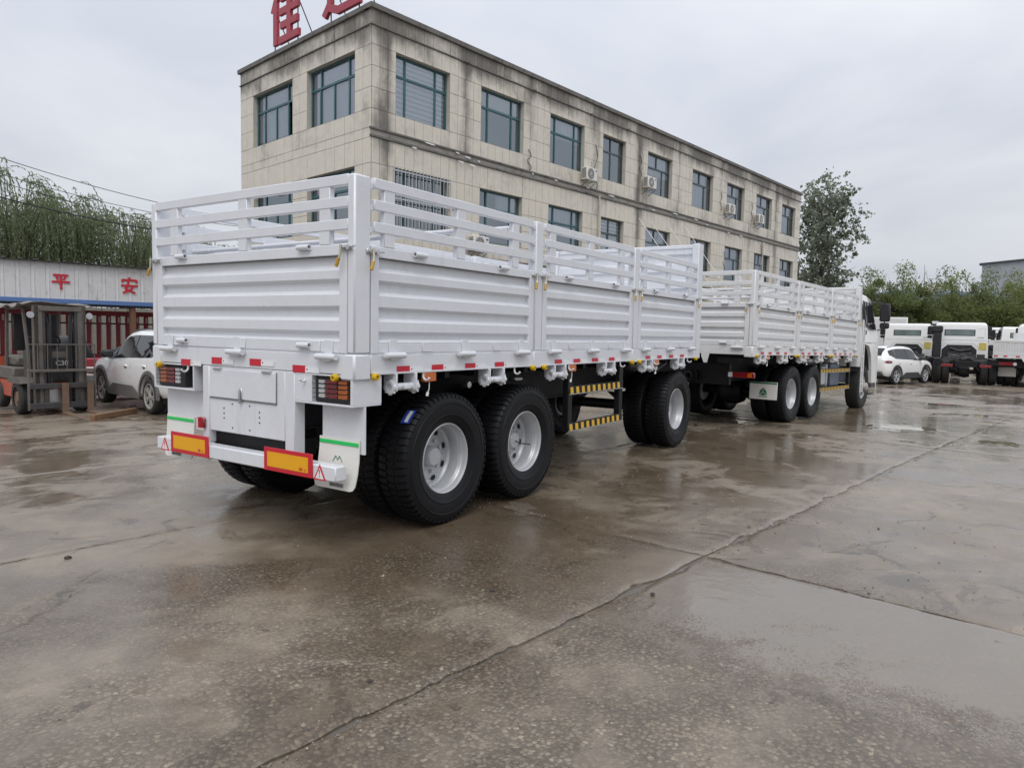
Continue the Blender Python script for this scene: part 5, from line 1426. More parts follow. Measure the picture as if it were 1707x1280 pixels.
cv.add(vs, [(i*(nb_+1)+j, (i+1)*(nb_+1)+j, (i+1)*(nb_+1)+j+1, i*(nb_+1)+j+1) for i in range(na) for j in range(nb_)])
cvo = cv.build('cage_cover', CARD, fk, ang=60); sol = cvo.modifiers.new('s', 'SOLIDIFY'); sol.thickness = .012
jk = MB(); jk.box(-.98, -.93, -.40, .40, 1.2, 1.95, .02); jk.build('rear_screen', SEATB, fk)
jk = MB(); jk.lathe([(.0, .0), (.05, .01), (.055, .06), (.04, .11), (.0, .12)], 12, axis='z', c=(-.60, .62, 1.70)); jk.tube([(-.60, .62, 1.70), (-.55, .46, 1.66)], .012, 6); jk.box(-.66, -.54, .50, .60, 1.30, 1.55, .02); jk.build('signal_lamp', paint('dusty_orange', (.30, .09, .05), .5, dirt=.4), fk)
# timber lying by the fork tips
tb = tag(MB().box(-.62, .62, -.05, .05, 0, .10, .006).build('timber_beam', paint('rust_brown_timber', (.20, .115, .06), .75, var=.3, vs=5, dirt=.4, dcol=(.09, .05, .03)), None, (3.45, 9.98, gz(3.45, 9.98)+.004), R(28)), 'rust-brown timber beam lying across the wet concrete by the fork tips', 'beam')
# ------------------------------------------------------------------ left background: canopy with fascia, red post rack, sacks
CW = paint('canopy_sheet_white', (.66, .665, .68), .45, var=.04, dirt=.35, dcol=(.36, .29, .22), drips=.75)
CBLUE = paint('canopy_blue_trim', (.10, .19, .42), .4)
a0, a1 = Vector((5.2, 22.15, 0)), Vector((10.47, 21.25, 0))
dd = (a1-a0).normalized(); CA = math.atan2(dd.y, dd.x); ox, oy = 6.12, 21.97
can = thing('yard_canopy', 'long white sheet-metal canopy lettered in red with a blue lower edge', 'canopy', (ox, oy, gz(6, 14)), CA)
# local x along the fascia (to the right as seen), y away from us, z from the ground there
g0 = gz(6, 14); Z0, Z1 = 2.31-g0, 3.52-g0
XA, XB = -9.0, 9.0
for k in range(44):     # profiled sheets, each its own
    x0 = XA+(XB-XA)*k/44; x1 = XA+(XB-XA)*(k+1)/44
    MB().prism([(x0+.004, 0), (x0+.004, -.006), (x0+.06, -.006), (x0+.075, -.026), (x0+.10, -.026), (x0+.115, -.006), (x1-.004, -.006), (x1-.004, 0)], Z0+.05, Z1, 'z').build('fascia_sheet', CW, can)
MB().box(XA, XB, -.035, .03, Z0-.09, Z0+.055, .01).build('lower_trim', CBLUE, can)
rf = MB(); rf.add([(XA, -.16, Z1+.03), (XB, -.16, Z1+.03), (XB, 9, Z1+.5), (XA, 9, Z1+.5), (XA, -.16, Z1+.0), (XB, -.16, Z1+.0), (XB, 9, Z1+.47), (XA, 9, Z1+.47)], [(0, 1, 2, 3), (7, 6, 5, 4), (0, 4, 5, 1), (1, 5, 6, 2), (2, 6, 7, 3), (3, 7, 4, 0)])
for k in range(44): x = XA+.09+(XB-XA)*k/44; rf.box(x-.05, x+.05, -.20, -.15, Z1+.02, Z1+.075, .01)
rf.build('roof_sheet', DKGREY, can)
MB().box(XA, XB, .04, .20, Z0-.16, Z0-.02).build('front_beam', INK, can)
for x in (-8.5, -4.2, 3.86, 8.6):
    MB().box(x-.085, x+.085, .06, .23, -.05, Z0-.161).build('post', paint('rust_brown_post', (.17, .085, .05), .75, dirt=.4) if x == 3.86 else RUST, can)
for x in (-8.5, 0, 8.6): MB().box(x-.08, x+.08, 8.6, 8.76, -.05, Z1+.44).build('post', RUST, can)
LET = paint('red_lettering', (.55, .02, .04), .5, var=.1)
PING = [((.08, .90), (.92, .90)), ((.26, .80), (.34, .60)), ((.74, .80), (.64, .60)), ((.0, .48), (1.0, .48)), ((.5, .90), (.5, .0))]
AN = [((.5, 1.0), (.5, .86)), ((.06, .82), (.94, .82)), ((.08, .84), (.08, .66)), ((.92, .84), (.92, .66)), ((.0, .46), (1.0, .46)), ((.46, .72), (.26, .22)), ((.26, .24), (.84, .0)), ((.72, .46), (.56, .20)), ((.56, .20), (.10, .0))]
def at_x(px):     # where a pixel column of the photograph meets the fascia line
    d = Fv + R2*((px-853.5)/1183.46)
    n = Vector((-dd.y, dd.x)); c0 = Vector((-3.4304, -3.5958)); t = (Vector((ox, oy))-c0).dot(n)/Vector((d.x, d.y)).dot(n)
    q = c0+Vector((d.x, d.y))*t; return (q-Vector((ox, oy))).dot(Vector((dd.x, dd.y)))
for px, seg, sz, zc in ((105.5, PING, .52, 1.585+1.36-.02), (218.5, AN, .54, 1.585+1.35)):
    m = MB(); strokes(m, seg, .13, -.04, -.030); xc = at_x(px)
    for i, (x, y, z) in enumerate(m.v): m.v[i] = (xc+(x-.5)*sz, y, zc-g0+(z-.5)*sz)
    m.build('lettering', LET, can)
# rack of red tubular stakes under the canopy
MRED = paint('maroon_paint', (.30, .028, .04), .45, var=.15, dirt=.2, dcol=(.10, .03, .03))
PALE = paint('pale_edge_paint', (.55, .52, .50), .5, var=.1, dirt=.3, dcol=(.3, .2, .2))
rk = thing('stake_rack', 'row of maroon steel rack frames with pale upright edges under the canopy', 'rack', (ox, oy, gz(6, 14)), CA)
yb = 2.6
MB().box(-7.8, 6.2, yb, yb+.10, 2.12, 2.30, .01).build('top_beam', MRED, rk)
MB().box(-7.8, 6.2, yb+.02, yb+.08, 1.80, 1.86).build('mid_rod', INK, rk)
MB().box(-7.8, 6.2, yb-.02, yb+.10, .55, .72, .01).build('low_beam', MRED, rk)
for k in range(42):
    x = -7.7+.33*k
    if -4.4 < x < -2.9 or k in (6, 7, 8): 
        st = MB().box(x-.03, x+.03, yb-.03, yb+.03, .72, 2.12, .008).build('stake', PALE, rk); continue
    st = MB().box(x-.085, x+.085, yb+.0, yb+.07, .72, 2.12, .02).build('stake', MRED, rk)
    MB().box(x+.05, x+.088, yb-.012, yb-.001, .74+.5*random.random()*(k % 3 == 0), 1.78, .004).build('stake_edge', PALE, st)
    MB().box(x-.02, x+.04, yb-.012, yb-.001, 1.88, 2.09, .004).build('stake_edge', PALE, st)
for x in (-7.6, -1.0, 6.0): MB().box(x-.06, x+.06, yb+.11, yb+.25, 0, 2.2).build('rack_leg', MRED, rk)
# machine wrapped in black sheet between rack and forklift
tarp = paint('black_tarpaulin', (.016, .018, .024), .4, var=.3, vs=4, bump=.004)
def lump(name, label, cat, loc, sx, sy, sz, mat, seed, group=None):
    bm = bmesh.new(); bmesh.ops.create_icosphere(bm, subdivisions=4, radius=1)
    for v in bm.verts:
        n = mnoise.noise(v.co*1.6+Vector((seed, 0, 0)))*.16+mnoise.noise(v.co*5+Vector((seed, 3, 0)))*.05
        c = v.co.copy(); c = Vector((math.copysign(abs(c.x)**.55, c.x), math.copysign(abs(c.y)**.55, c.y), math.copysign(abs(c.z)**.6, c.z)))*(1+n)
        v.co = Vector((c.x*sx, c.y*sy, max(0, (c.z*.5+.5))*sz))
    me = bpy.data.meshes.new(name); bm.to_mesh(me); bm.free(); me.materials.append(mat)
    me.polygons.foreach_set('use_smooth', [True]*len(me.polygons))
    return tag(put(name, me, None, loc), label, cat, group)
lump('covered_machine', 'machine wrapped in a black sheet standing in front of the maroon rack', 'machine', (5.75, 17.2, gz(5.75, 17.2)-.02), .62, .5, 1.55, tarp, 2.)
lump('covered_machine', 'lower heap under black sheet on the ground behind the white car', 'machine', (8.0, 17.2, gz(8, 17.2)-.02), .9, .5, 1.25, tarp, 7.)
MB1 = MB(); MB1.box(-.6, .6, -.35, .35, .35, .45); 
# sacks
SACK = paint('pinkish_woven_sack', (.44, .36, .37), .8, var=.12, dirt=.4, dcol=(.22, .12, .12), bump=.003)
def sack_mesh(seed):
    bm = bmesh.new(); bmesh.ops.create_icosphere(bm, subdivisions=3, radius=1)
    for v in bm.verts:
        c = v.co; n = mnoise.noise(c*2+Vector((seed, 0, 0)))*.12
        v.co = Vector((math.copysign(abs(c.x)**.6, c.x)*.40*(1+n), math.copysign(abs(c.y)**.7, c.y)*.24*(1+n), (math.copysign(abs(c.z)**.8, c.z)*(1+n)+1)*.075))
    me = bpy.data.meshes.new('sack'); bm.to_mesh(me); bm.free(); me.materials.append(SACK); me.polygons.foreach_set('use_smooth', [True]*len(me.polygons)); return me
SM = [sack_mesh(k*3.3) for k in range(3)]
rs2 = random.Random(9); zq = gz(5.0, 14.2)
lay_names = ['lowest', 'second', 'third', 'fourth', 'fifth', 'topmost']
for lv in range(6):
    o = put('cement_sack', SM[lv % 3], None, (4.92+rs2.uniform(-.06, .06), 14.15+rs2.uniform(-.06, .06), zq+.13*lv), rs2.uniform(-.25, .25)+R(-20))
    tag(o, 'pinkish woven sack, %s of the tall pile between forklift and car' % lay_names[lv], 'sack', 'sacks piled by the car')
    if lv < 4:
        o = put('cement_sack', SM[(lv+1) % 3], None, (5.72+rs2.uniform(-.06, .06), 13.95+rs2.uniform(-.06, .06), gz(5.7, 13.9)+.13*lv), rs2.uniform(-.3, .3))
        tag(o, 'pinkish woven sack, %s of the low pile beside the car' % lay_names[lv], 'sack', 'sacks piled by the car')
# maroon machine frame behind the forklift
mf = thing('machine_frame', 'dark maroon steel machine frame on the ground behind the sacks', 'machine', (5.2, 15.9, gz(5.2, 14)), R(-9))
MB().box(-1.4, 1.7, -.25, .25, .72, .92, .02).build('beam', MRED, mf)
for x in (-1.2, .2, 1.5): MB().box(x-.06, x+.06, -.2, .2, 0, .72, .01).build('leg', INK, mf)
MB().box(-1.0, 1.2, -.2, .2, .25, .6, .04).build('gearbox', DKGREY, mf)
# pale wall far under the canopy
pw = tag(MB().box(-1.5, 7.5, 0, .2, 0, 2.62).build('low_wall', PLAST, None, (10.6, 33.0, gz(10, 14)), CA), 'pale plastered wall standing far behind the maroon rack', 'wall')
# ------------------------------------------------------------------ right background: parked chassis trucks, drop-side truck, wall, shed
def px_point(px, D, py=None):
    """ground point on a pixel column at a given depth along the view axis"""
    d = Fv + R2*((px-853.5)/1183.46)
    x, y = -3.4304+d.x*D, -3.5958+d.y*D
    return x, y, gz(x, y)
def chassis_truck(label, px, D, rz, snorkel, group='bare chassis trucks in the yard'):
    """root at the rear end of the frame"""
    x, y, z = px_point(px, D)
    r = thing('chassis_truck', label, 'truck', (x, y, z), rz, group)
    for yy in (-.43, .33):
        f = MB(); f.box(0, 6.3, yy, yy+.10, .78, 1.06); f.box(0, 6.3, yy-.03, yy+.13, .78, .80); f.box(0, 6.3, yy-.03, yy+.13, 1.06, 1.08); f.build('frame_rail', BLACK, r)
    for k in range(8): MB().box(.02+.62*k, .12+.62*k, -.33, .33, .82, 1.04).build('cross_member', BLACK, r)
    MB().box(-.06, .018, -.42, .42, .80, 1.05, .01).build('tail_beam', BLACK, r)
    for xx in (1.0, 2.3):
        a = MB(); a.tube([(xx, -1.0, TR), (xx, 1.0, TR)], .08, 12); a.lathe([(.0, -.22), (.22, -.2), (.26, .0), (.22, .2), (.0, .22)], 18, c=(xx, 0, TR)); a.build('axle', BLACK, r)
        for sg in (-1, 1):
            for yc in (1.07, .74):
                w = empty('wheel', (xx, sg*yc, TR), 0 if sg < 0 else math.pi, r); put('tyre', TYREM, w); put('rim', RIMM, w)
    for sg in (-1, 1):
        sp = MB(); sp.box(.5, 2.8, sg*.46, sg*.56, .60, .72, .02); sp.build('bogie_spring', BLACK, r)
        tl = MB(); tl.box(-.09, -.04, sg*.50, sg*.95, .80, .92, .01); tl.build('tail_lamp', REDL, r)
        ms = MB(); ms.box(.2, 3.1, sg*.95, sg*1.22, 1.13, 1.15); ms.box(.05, .2, sg*.95, sg*1.22, .9, 1.15); ms.build('wheel_guard', BLACK, r)
        w = empty('wheel', (5.25+.62, sg*1.06, TR), 0 if sg < 0 else math.pi, r); put('tyre', TYREM, w); put('rim', RIMFRONT, w)
    cl_ = MB(); rr = random.Random(int(px))
    for k in range(26):
        cx, cy, cz = rr.uniform(.1, 4.6), rr.uniform(-.8, .8), rr.uniform(.95, 1.28); s = rr.uniform(.05, .16)
        cl_.box(cx-s, cx+s, cy-s, cy+s, cz-s, cz+s*.6, .015)
    for k in range(9):
        pts = [(rr.uniform(.2, 4.6), rr.uniform(-.6, .6), rr.uniform(1.08, 1.35)) for _ in range(2)]; pts.insert(1, ((pts[0][0]+pts[1][0])/2, (pts[0][1]+pts[1][1])/2, 1.12)); cl_.tube(pts, .025, 6)
    cl_.build('valve_gear', DKGREY, r)
    gb = MB(); gb.lathe([(.0, 3.2), (.12, 3.22), (.12, 3.9), (.0, 3.92)], 14, axis='x', c=(0, .62, .9)); gb.lathe([(.0, 3.2), (.12, 3.22), (.12, 3.9), (.0, 3.92)], 14, axis='x', c=(0, -.75, .85)); gb.build('air_tank', ALU, r)
    ftk = MB(); ftk.box(3.4, 4.8, -1.15, -.6, .55, 1.05, .06); ftk.build('fuel_tank', BLACK, r)
    cab = cab_shell(r, (5.25, 0, .10)); dress_cab(cab, rear=True)
    MB().box(-.016, -.006, -1.12, -.80, 1.42, 1.78).build('yellow_notice', YNOTE, cab)
    if snorkel:
        s = MB(); s.box(-.34, -.08, .84, 1.22, 1.02, 2.30, .04); s.box(-.36, -.06, .80, 1.30, 2.28, 2.62, .05); s.build('air_intake', INK, cab)
    return r
YNOTE = paint('yellow_notice_film', (.62, .50, .12), .4, var=.25, vs=6)
HD = R(4.5)
chassis_truck('bare black truck chassis with white cab and tall air intake box behind it', 1608, 31.8, HD, True)
chassis_truck('bare black truck chassis with white cab, half hidden behind the white car', 1508, 35.2, HD, False)
# white drop-side truck at the edge, rear towards us
x, y, z = px_point(1708, 30.5)
ds = thing('dropside_truck', 'white drop-side truck with low ribbed tailboard beside the bare chassis', 'truck', (x, y, z), R(-9))
DSW = WHITE2
tb = MB(); tb.box(-.03, .0, -1.20, 1.20, 1.40, 1.46, .005); tb.box(-.03, .0, -1.20, 1.20, 1.95, 2.02, .005); tb.add([(.0, -1.2, 1.46), (.0, 1.2, 1.46), (.0, 1.2, 1.95), (.0, -1.2, 1.95)], [(0, 1, 2, 3)])
for k in range(25): yy = -1.19+2.38*k/24; tb.box(-.022, .0, yy-.022, yy+.022, 1.46, 1.95)
tb.build('tailboard', DSW, ds)
bd = MB(); bd.box(.002, 5.2, -1.22, 1.22, 1.24, 1.40, .01); bd.box(.002, 5.2, -1.22, -1.18, 1.40, 2.0, .004); bd.box(.002, 5.2, 1.18, 1.22, 1.40, 2.0, .004); bd.box(5.2, 5.26, -1.22, 1.22, 1.24, 2.4, .004); bd.box(-.02, .002, -1.22, 1.22, 1.25, 1.395); bd.build('load_bed', DSW, ds)
fr_ = MB(); fr_.box(.3, 6.5, -.43, -.33, .80, 1.235); fr_.box(.3, 6.5, .33, .43, .80, 1.235); fr_.box(.2, .3, -1.1, 1.1, .85, 1.2); fr_.build('frame_rail', BLACK, ds)
for sg in (-1, 1):
    tl = MB(); tl.box(.10, .16, sg*.35, sg*1.05, .93, 1.08, .01); tlo = tl.build('tail_lamp', REDL, ds)
    MB().lathe([(.0, .09), (.07, .09), (.07, .1)], 14, axis='x', c=(0, sg*.40, 1.0)).build('clear_lens', CLEARL, tlo)
    MB().box(.9, .915, sg*.45, sg*1.12, .42, .88, .004).build('mud_flap', FLAP, ds)
    for xx in (1.6, 2.9):
        for yc in (1.07, .74): w = empty('wheel', (xx, sg*yc, TR), 0 if sg < 0 else math.pi, ds); put('tyre', TYREM, w); put('rim', RIMM, w)
    w = empty('wheel', (6.4, sg*1.06, TR), 0 if sg < 0 else math.pi, ds); put('tyre', TYREM, w); put('rim', RIMFRONT, w)
    for yy in (.3, .75, 1.1): MB().box(-.025, -.004, sg*yy-.07, sg*yy+.07, 1.30, 1.36).build('red_reflector', RED, ds)
vp = MB(); vp.prism([(-.20, 1.30), (.20, 1.30), (.08, 1.10), (-.08, 1.10)], -.03, -.021, 'x'); vp.build('tail_bracket', DSW, ds)
sp = empty('spare_wheel', (.75, -.45, .72), 0, ds); put('tyre', TYREM, sp, rot=(R(90), 0, 0))
dress_cab(cab_shell(ds, (5.78, 0, .06)), rear=True)
# cabs standing farther back
def far_cab(label, px, D, rz):
    x, y, z = px_point(px, D); r = thing('cab_truck', label, 'truck', (x, y, z), rz, 'white cab trucks standing at the far wall')
    f = MB(); f.box(-3, 1.7, -.43, -.33, .75, 1.05); f.box(-3, 1.7, .33, .43, .75, 1.05); f.build('frame_rail', BLACK, r)
    for sg in (-1, 1):
        for xx in (.62, -1.6): w = empty('wheel', (xx, sg*1.06, TR), 0 if sg < 0 else math.pi, r); put('tyre', TYREM, w); put('rim', RIMM, w)
    dress_cab(cab_shell(r, (0, 0, .10)), rear=True); return r
far_cab('white truck cab showing between the two bare chassis trucks', 1556, 43.5, R(6))
far_cab('white truck cab parked beyond the drop-side truck', 1702, 43.0, R(8))
far_cab('white truck cab far back against the wall beside the mirror bracket', 1662, 46, R(8))
x, y, z = px_point(1470, 44); bv = thing('box_van', 'white box body standing behind the cargo truck mirror', 'van', (x, y, z), R(5))
MB().box(0, 5, -1.2, 1.2, 1.1, 3.35, .03).build('box_body', CABW, bv)
m = MB(); m.box(.2, 6.5, -.43, .43, .6, 1.1); m.build('frame_rail', BLACK, bv)
for sg in (-1, 1):
    for xx in (1.2, 5.6): w = empty('wheel', (xx, sg*1.02, TR), 0 if sg < 0 else math.pi, bv); put('tyre', TYREM, w)
dr = MB(); dr.box(-.012, .0, -1.1, -.02, 1.2, 3.25, .003); dr.box(-.012, .0, .02, 1.1, 1.2, 3.25, .003); dr.build('rear_door', WHITE2, bv)
# perimeter wall with dark coping
x0, y0, z0 = px_point(1380, 52); x1, y1, z1 = px_point(1900, 50)
wl = thing('perimeter_wall', 'long pale yard wall with dark coping behind the parked trucks', 'wall', (x0, y0, z0), math.atan2(y1-y0, x1-x0)); LW = math.hypot(x1-x0, y1-y0)
n = 9
for k in range(n): MB().box(LW*k/n+.02, LW*(k+1)/n-.02, -.1, .1, -.2, 2.62).build('wall_panel', PLAST, wl)
MB().box(-.1, LW+.1, -.18, .18, 2.625, 2.90).build('coping', DKGREY, wl)
for k in range(n+1): MB().box(LW*k/n-.14, LW*k/n+.14, -.16, .16, -.2, 2.62).build('pier', PLAST, wl)
fx, fy, fz = px_point(1555, 49.5)
fl = thing('flood_light', 'small flood light on a pole above the yard wall', 'lamp', (fx, fy, fz))
MB().tube([(0, 0, 0), (0, 0, 3.1)], .04, 8).build('pole', DKGREY, fl); MB().box(-.08, .08, -.30, .30, 3.1, 3.35, .02).build('lamp_head', DKGREY, fl); MB().box(-.095, -.081, -.10, .26, 3.14, 3.31).build('lamp_glass', TAPEW, fl)
# large grey shed beyond the trees
SHED = paint('grey_cladding', (.36, .37, .39), .55, var=.05)
x0, y0, z0 = px_point(1624, 108); x1, y1, z1 = px_point(1900, 92)
sh = thing('warehouse', 'big grey ribbed metal warehouse rising behind the trees', 'building', (x0, y0, z0), math.atan2(y1-y0, x1-x0)); LW = math.hypot(x1-x0, y1-y0); HH = 13.6
MB().add([(0, 0, 0), (LW, 0, 0), (LW, 0, HH+.9), (0, 0, HH), (0, 30, 0), (0, 30, HH), (LW, 30, 0), (LW, 30, HH+.9)], [(0, 1, 2, 3), (4, 0, 3, 5), (1, 6, 7, 2), (3, 2, 7, 5), (6, 4, 5, 7)]).build('wall', SHED, sh)
for k in range(int(LW/.9)): MB().box(k*.9+.3, k*.9+.42, -.06, .0, 0, HH+.9*(k*.9)/LW-.3).build('rib', SHED, sh)
MB().add([(-.3, -.25, HH-.25), (LW, -.25, HH+.65), (LW, -.25, HH+1.0), (-.3, -.25, HH+.10), (-.3, 30, HH+.1), (-.3, 30, HH-.25), (-.3, -.05, HH-.25), (LW, -.05, HH+.65)], [(0, 1, 2, 3), (0, 3, 4, 5), (0, 6, 7, 1)]).build('eave_trim', DKGREY, sh)
x0, y0, z0 = px_point(1555, 95)
sh2 = thing('low_shed', 'low pale blue roofed shed glimpsed between the trees', 'building', (x0, y0, z0), math.atan2(y1-y0, x1-x0))
MB().box(-6, 7, 0, 14, 0, 8.0).build('wall', SHED, sh2); MB().box(-6.3, 7.3, -.4, 14.4, 8.0, 8.45, .05).build('roof', paint('pale_blue_roof', (.22, .30, .40), .5), sh2)
# ------------------------------------------------------------------ trees
def leaf_mat(name, c0, c1, trans=.35):
    t = NT(name); rnd = t.n('ShaderNodeNewGeometry').outputs['Random Per Island']
    c = t.mix(rnd, c0, c1); c = t.mix(t.mapr(t.noise(t.pos(), .8, 3), .3, .7), c, t.mix(1, c, (.6, .65, .6), 'MULTIPLY'))
    d = t.n('ShaderNodeBsdfPrincipled'); t.set(d.inputs['Base Color'], c); d.inputs['Roughness'].default_value = .5; d.inputs['Specular IOR Level'].default_value = .35
    tr = t.n('ShaderNodeBsdfTranslucent'); t.set(tr.inputs[0], c)
    m = t.n('ShaderNodeMixShader'); m.inputs[0].default_value = trans
    t.t.links.new(d.outputs[0], m.inputs[1]); t.t.links.new(tr.outputs[0], m.inputs[2]); t.t.links.new(m.outputs[0], t.out.inputs[0]); return t.m
WILLOW = leaf_mat('willow_leaf', (.16, .195, .105), (.36, .395, .235), .6)
POPLAR = leaf_mat('poplar_leaf', (.15, .175, .125), (.42, .44, .35), .5)
BUSH = leaf_mat('bush_leaf', (.16, .21, .075), (.36, .38, .15), .6)
BUSHD = leaf_mat('dark_bush_leaf', (.15, .20, .085), (.30, .34, .155), .6)
BARK = paint('bark', (.075, .062, .050), .9, var=.3, vs=4, bump=.006)
def leaf_mesh(name, C, A, B, mat):
    """C centres, A half-length vectors, B half-width vectors -> one pointed quad each"""
    n = len(C); V = np.empty((n, 4, 3)); V[:, 0] = C-A; V[:, 1] = C-A*.1+B; V[:, 2] = C+A; V[:, 3] = C-A*.1-B
    me = bpy.data.meshes.new(name); me.vertices.add(4*n); me.loops.add(4*n); me.polygons.add(n)
    me.vertices.foreach_set('co', V.reshape(-1)); me.loops.foreach_set('vertex_index', np.arange(4*n, dtype=np.int32))
    me.polygons.foreach_set('loop_start', np.arange(0, 4*n, 4, dtype=np.int32)); me.polygons.foreach_set('loop_total', np.full(n, 4, dtype=np.int32))
    me.update(calc_edges=True); me.materials.append(mat); return me
def rnd_unit(g, n):
    v = g.normal(size=(n, 3)); return v/np.linalg.norm(v, axis=1)[:, None]
def branch_tube(mb, p, d, L, r, g, depth, tips, bend=.25, split=3, up=.15):
    n = 5; pts = [Vector(p)]; dv = Vector(d).normalized()
    for k in range(n):
        dv = (dv+Vector(g.normal(size=3))*bend*.35+Vector((0, 0, up*.3))).normalized(); pts.append(pts[-1]+dv*(L/n))
    mb.tube(pts, r, 6 if depth else 9, caps=False, r2=r*.45)
    tips.append((pts, depth))
    if depth >= 3: return
    for k in range(split):
        i = int(g.integers(2, n+1)); q = pts[i]
        nd = (dv+Vector(g.normal(size=3))*.75).normalized()
        branch_tube(mb, q, nd, L*g.uniform(.55, .8), r*.5, g, depth+1, tips, bend, split, up)
def willow(seed):
    g = np.random.default_rng(seed); mb = MB(); tips = []
    H = 8.6
    mb.tube([(0, 0, -.3), (.05, .02, 1.2), (.1, -.05, 2.6)], .26, 10, caps=False, r2=.19)
    for k in range(7):
        t = 2*math.pi*k/7+g.uniform(-.3, .3); branch_tube(mb, (.1, -.05, 2.3+g.uniform(0, .4)), (math.cos(t)*.62, math.sin(t)*.62, 1.0), g.uniform(2.5, 3.5), .10, g, 2, tips, .35, 2, .10)
    C = []; A = []; B = []
    # cascading plumes: each arches out from a limb and hangs
    plumes = []
    for k in range(22):
        th = k*2.4+g.uniform(-.4, .4); rr = 2.9*math.sqrt((k+.5)/22); z = 8.5-.30*rr*rr*g.uniform(.7, 1.2)+g.uniform(-.5, .3)
        plumes.append((np.array([rr*math.cos(th), rr*math.sin(th), z]), np.array([math.cos(th), math.sin(th), 0])))
    for (pc, od) in plumes:
        mb.tube([(pc[0]*.35, pc[1]*.35, 4.0), (pc[0]*.75, pc[1]*.75, (pc[2]+4)*.56), tuple(pc)], .04, 5, caps=False, r2=.008)
        for s in range(22):
            p = pc+g.normal(size=3)*np.array([.22, .22, .18])-np.array([0, 0, .35])
            a_ = g.normal()*.9; out = np.array([od[0]*math.cos(a_)-od[1]*math.sin(a_), od[0]*math.sin(a_)+od[1]*math.cos(a_), 0])
            vel = out*g.uniform(.45, 1.1)+np.array([0, 0, g.uniform(.2, .75)]); L = g.uniform(1.8, 4.8); st = .055; n = int(L/st)
            for k in range(n):
                vel = vel*.95+np.array([0, 0, -.062]); u = vel/np.linalg.norm(vel); p = p+u*st
                if p[2] < 1.5: break
                if g.random() < .74:
                    ld = u*.7+g.normal(size=3)*.38+np.array([0, 0, -.4]); ld = ld/np.linalg.norm(ld)
                    wd_ = np.cross(ld, g.normal(size=3)); wd_ = wd_/np.linalg.norm(wd_)
                    l_ = g.uniform(.055, .095); C.append(p+ld*l_*.6); A.append(ld*l_*1.15); B.append(wd_*l_*.30)
    return leaf_mesh('crown', np.array(C), np.array(A), np.array(B), WILLOW), mb.mesh('trunk', BARK)
def broad(seed, H, W, clear, nl, size, mat, name, aspect=.6, open_=.5, clumps=70, up=.25):
    g = np.random.default_rng(seed); mb = MB(); tips = []
    mb.tube([(0, 0, -.3), (g.normal()*.1, g.normal()*.1, H*.3), (g.normal()*.2, g.normal()*.2, H*.62)], .02*H, 9, caps=False, r2=.010*H)
    for k in range(9):
        t = 2*math.pi*k/9+g.uniform(-.3, .3); z = clear+(H*.62-clear)*(k/9)
        branch_tube(mb, (0, 0, z), (math.cos(t), math.sin(t), .8+.4*k/9), W*.75*g.uniform(.7, 1.1), .0075*H, g, 2, tips, .3, 4, up)
    pts = np.array([list(p) for tp, d in tips for p in tp[2:]])
    cs = pts[g.integers(0, len(pts), clumps)]+g.normal(size=(clumps, 3))*np.array([W*.10, W*.10, H*.03])
    ext = rnd_unit(g, clumps)*np.array([W*.55, W*.55, (H-clear)*.46])*g.uniform(.55, 1.0, (clumps, 1)); ext[:, 2] += clear+(H-clear)*.52
    ext = rnd_unit(g, clumps)*(g.random((clumps, 1))**.4)*np.array([W*.52, W*.52, (H-clear)*.47]); ext[:, 2] += clear+(H-clear)*.5
    cs = np.where(g.random((clumps, 1)) < .35, cs, ext)
    rad = g.uniform(.06, .13, clumps)*W*(1+open_)
    idx = g.integers(0, clumps, nl); C = cs[idx]+rnd_unit(g, nl)*(g.random((nl, 1))**.45)*rad[idx][:, None]*np.array([1, 1, .8])
    C = C[C[:, 2] > clear*.6]
    n = len(C); A = rnd_unit(g, n); A[:, 2] -= .35; A /= np.linalg.norm(A, axis=1)[:, None]; Bv = np.cross(A, rnd_unit(g, n)); Bv /= np.linalg.norm(Bv, axis=1)[:, None]
    s = g.uniform(.7, 1.3, (n, 1))*size
    return leaf_mesh('crown', C, A*s, Bv*s*aspect, mat), mb.mesh('trunk', BARK)
def plant(name, label, meshes, px, D, rz, sc, group, cat='tree'):
    x, y, z = px_point(px, D); r = thing(name, label, cat, (x, y, z), rz, group)
    put('crown', meshes[0], r, scale=(sc,)*3); put('trunk', meshes[1], r, scale=(sc,)*3); return r
WM = [willow(21), willow(22), willow(23)]
wl_ = [(-85, 33, 1.0, 'drooping willow at the open end of the canopy row'), (24, 34, 1.05, 'tallest drooping willow standing above the canopy fascia'), (114, 36.5, .99, 'drooping willow above the canopy behind the first red character'),
       (208, 37, .96, 'drooping willow behind the second red character of the canopy'), (296, 41, .90, 'drooping willow seen through the trailer tail rack'), (388, 45, .85, 'drooping willow beside the corner of the office block')]
for k, (px, D, sc, lb_) in enumerate(wl_): plant('willow_tree', lb_, WM[k % 3], px, D, k*1.9, sc, 'willows behind the canopy')
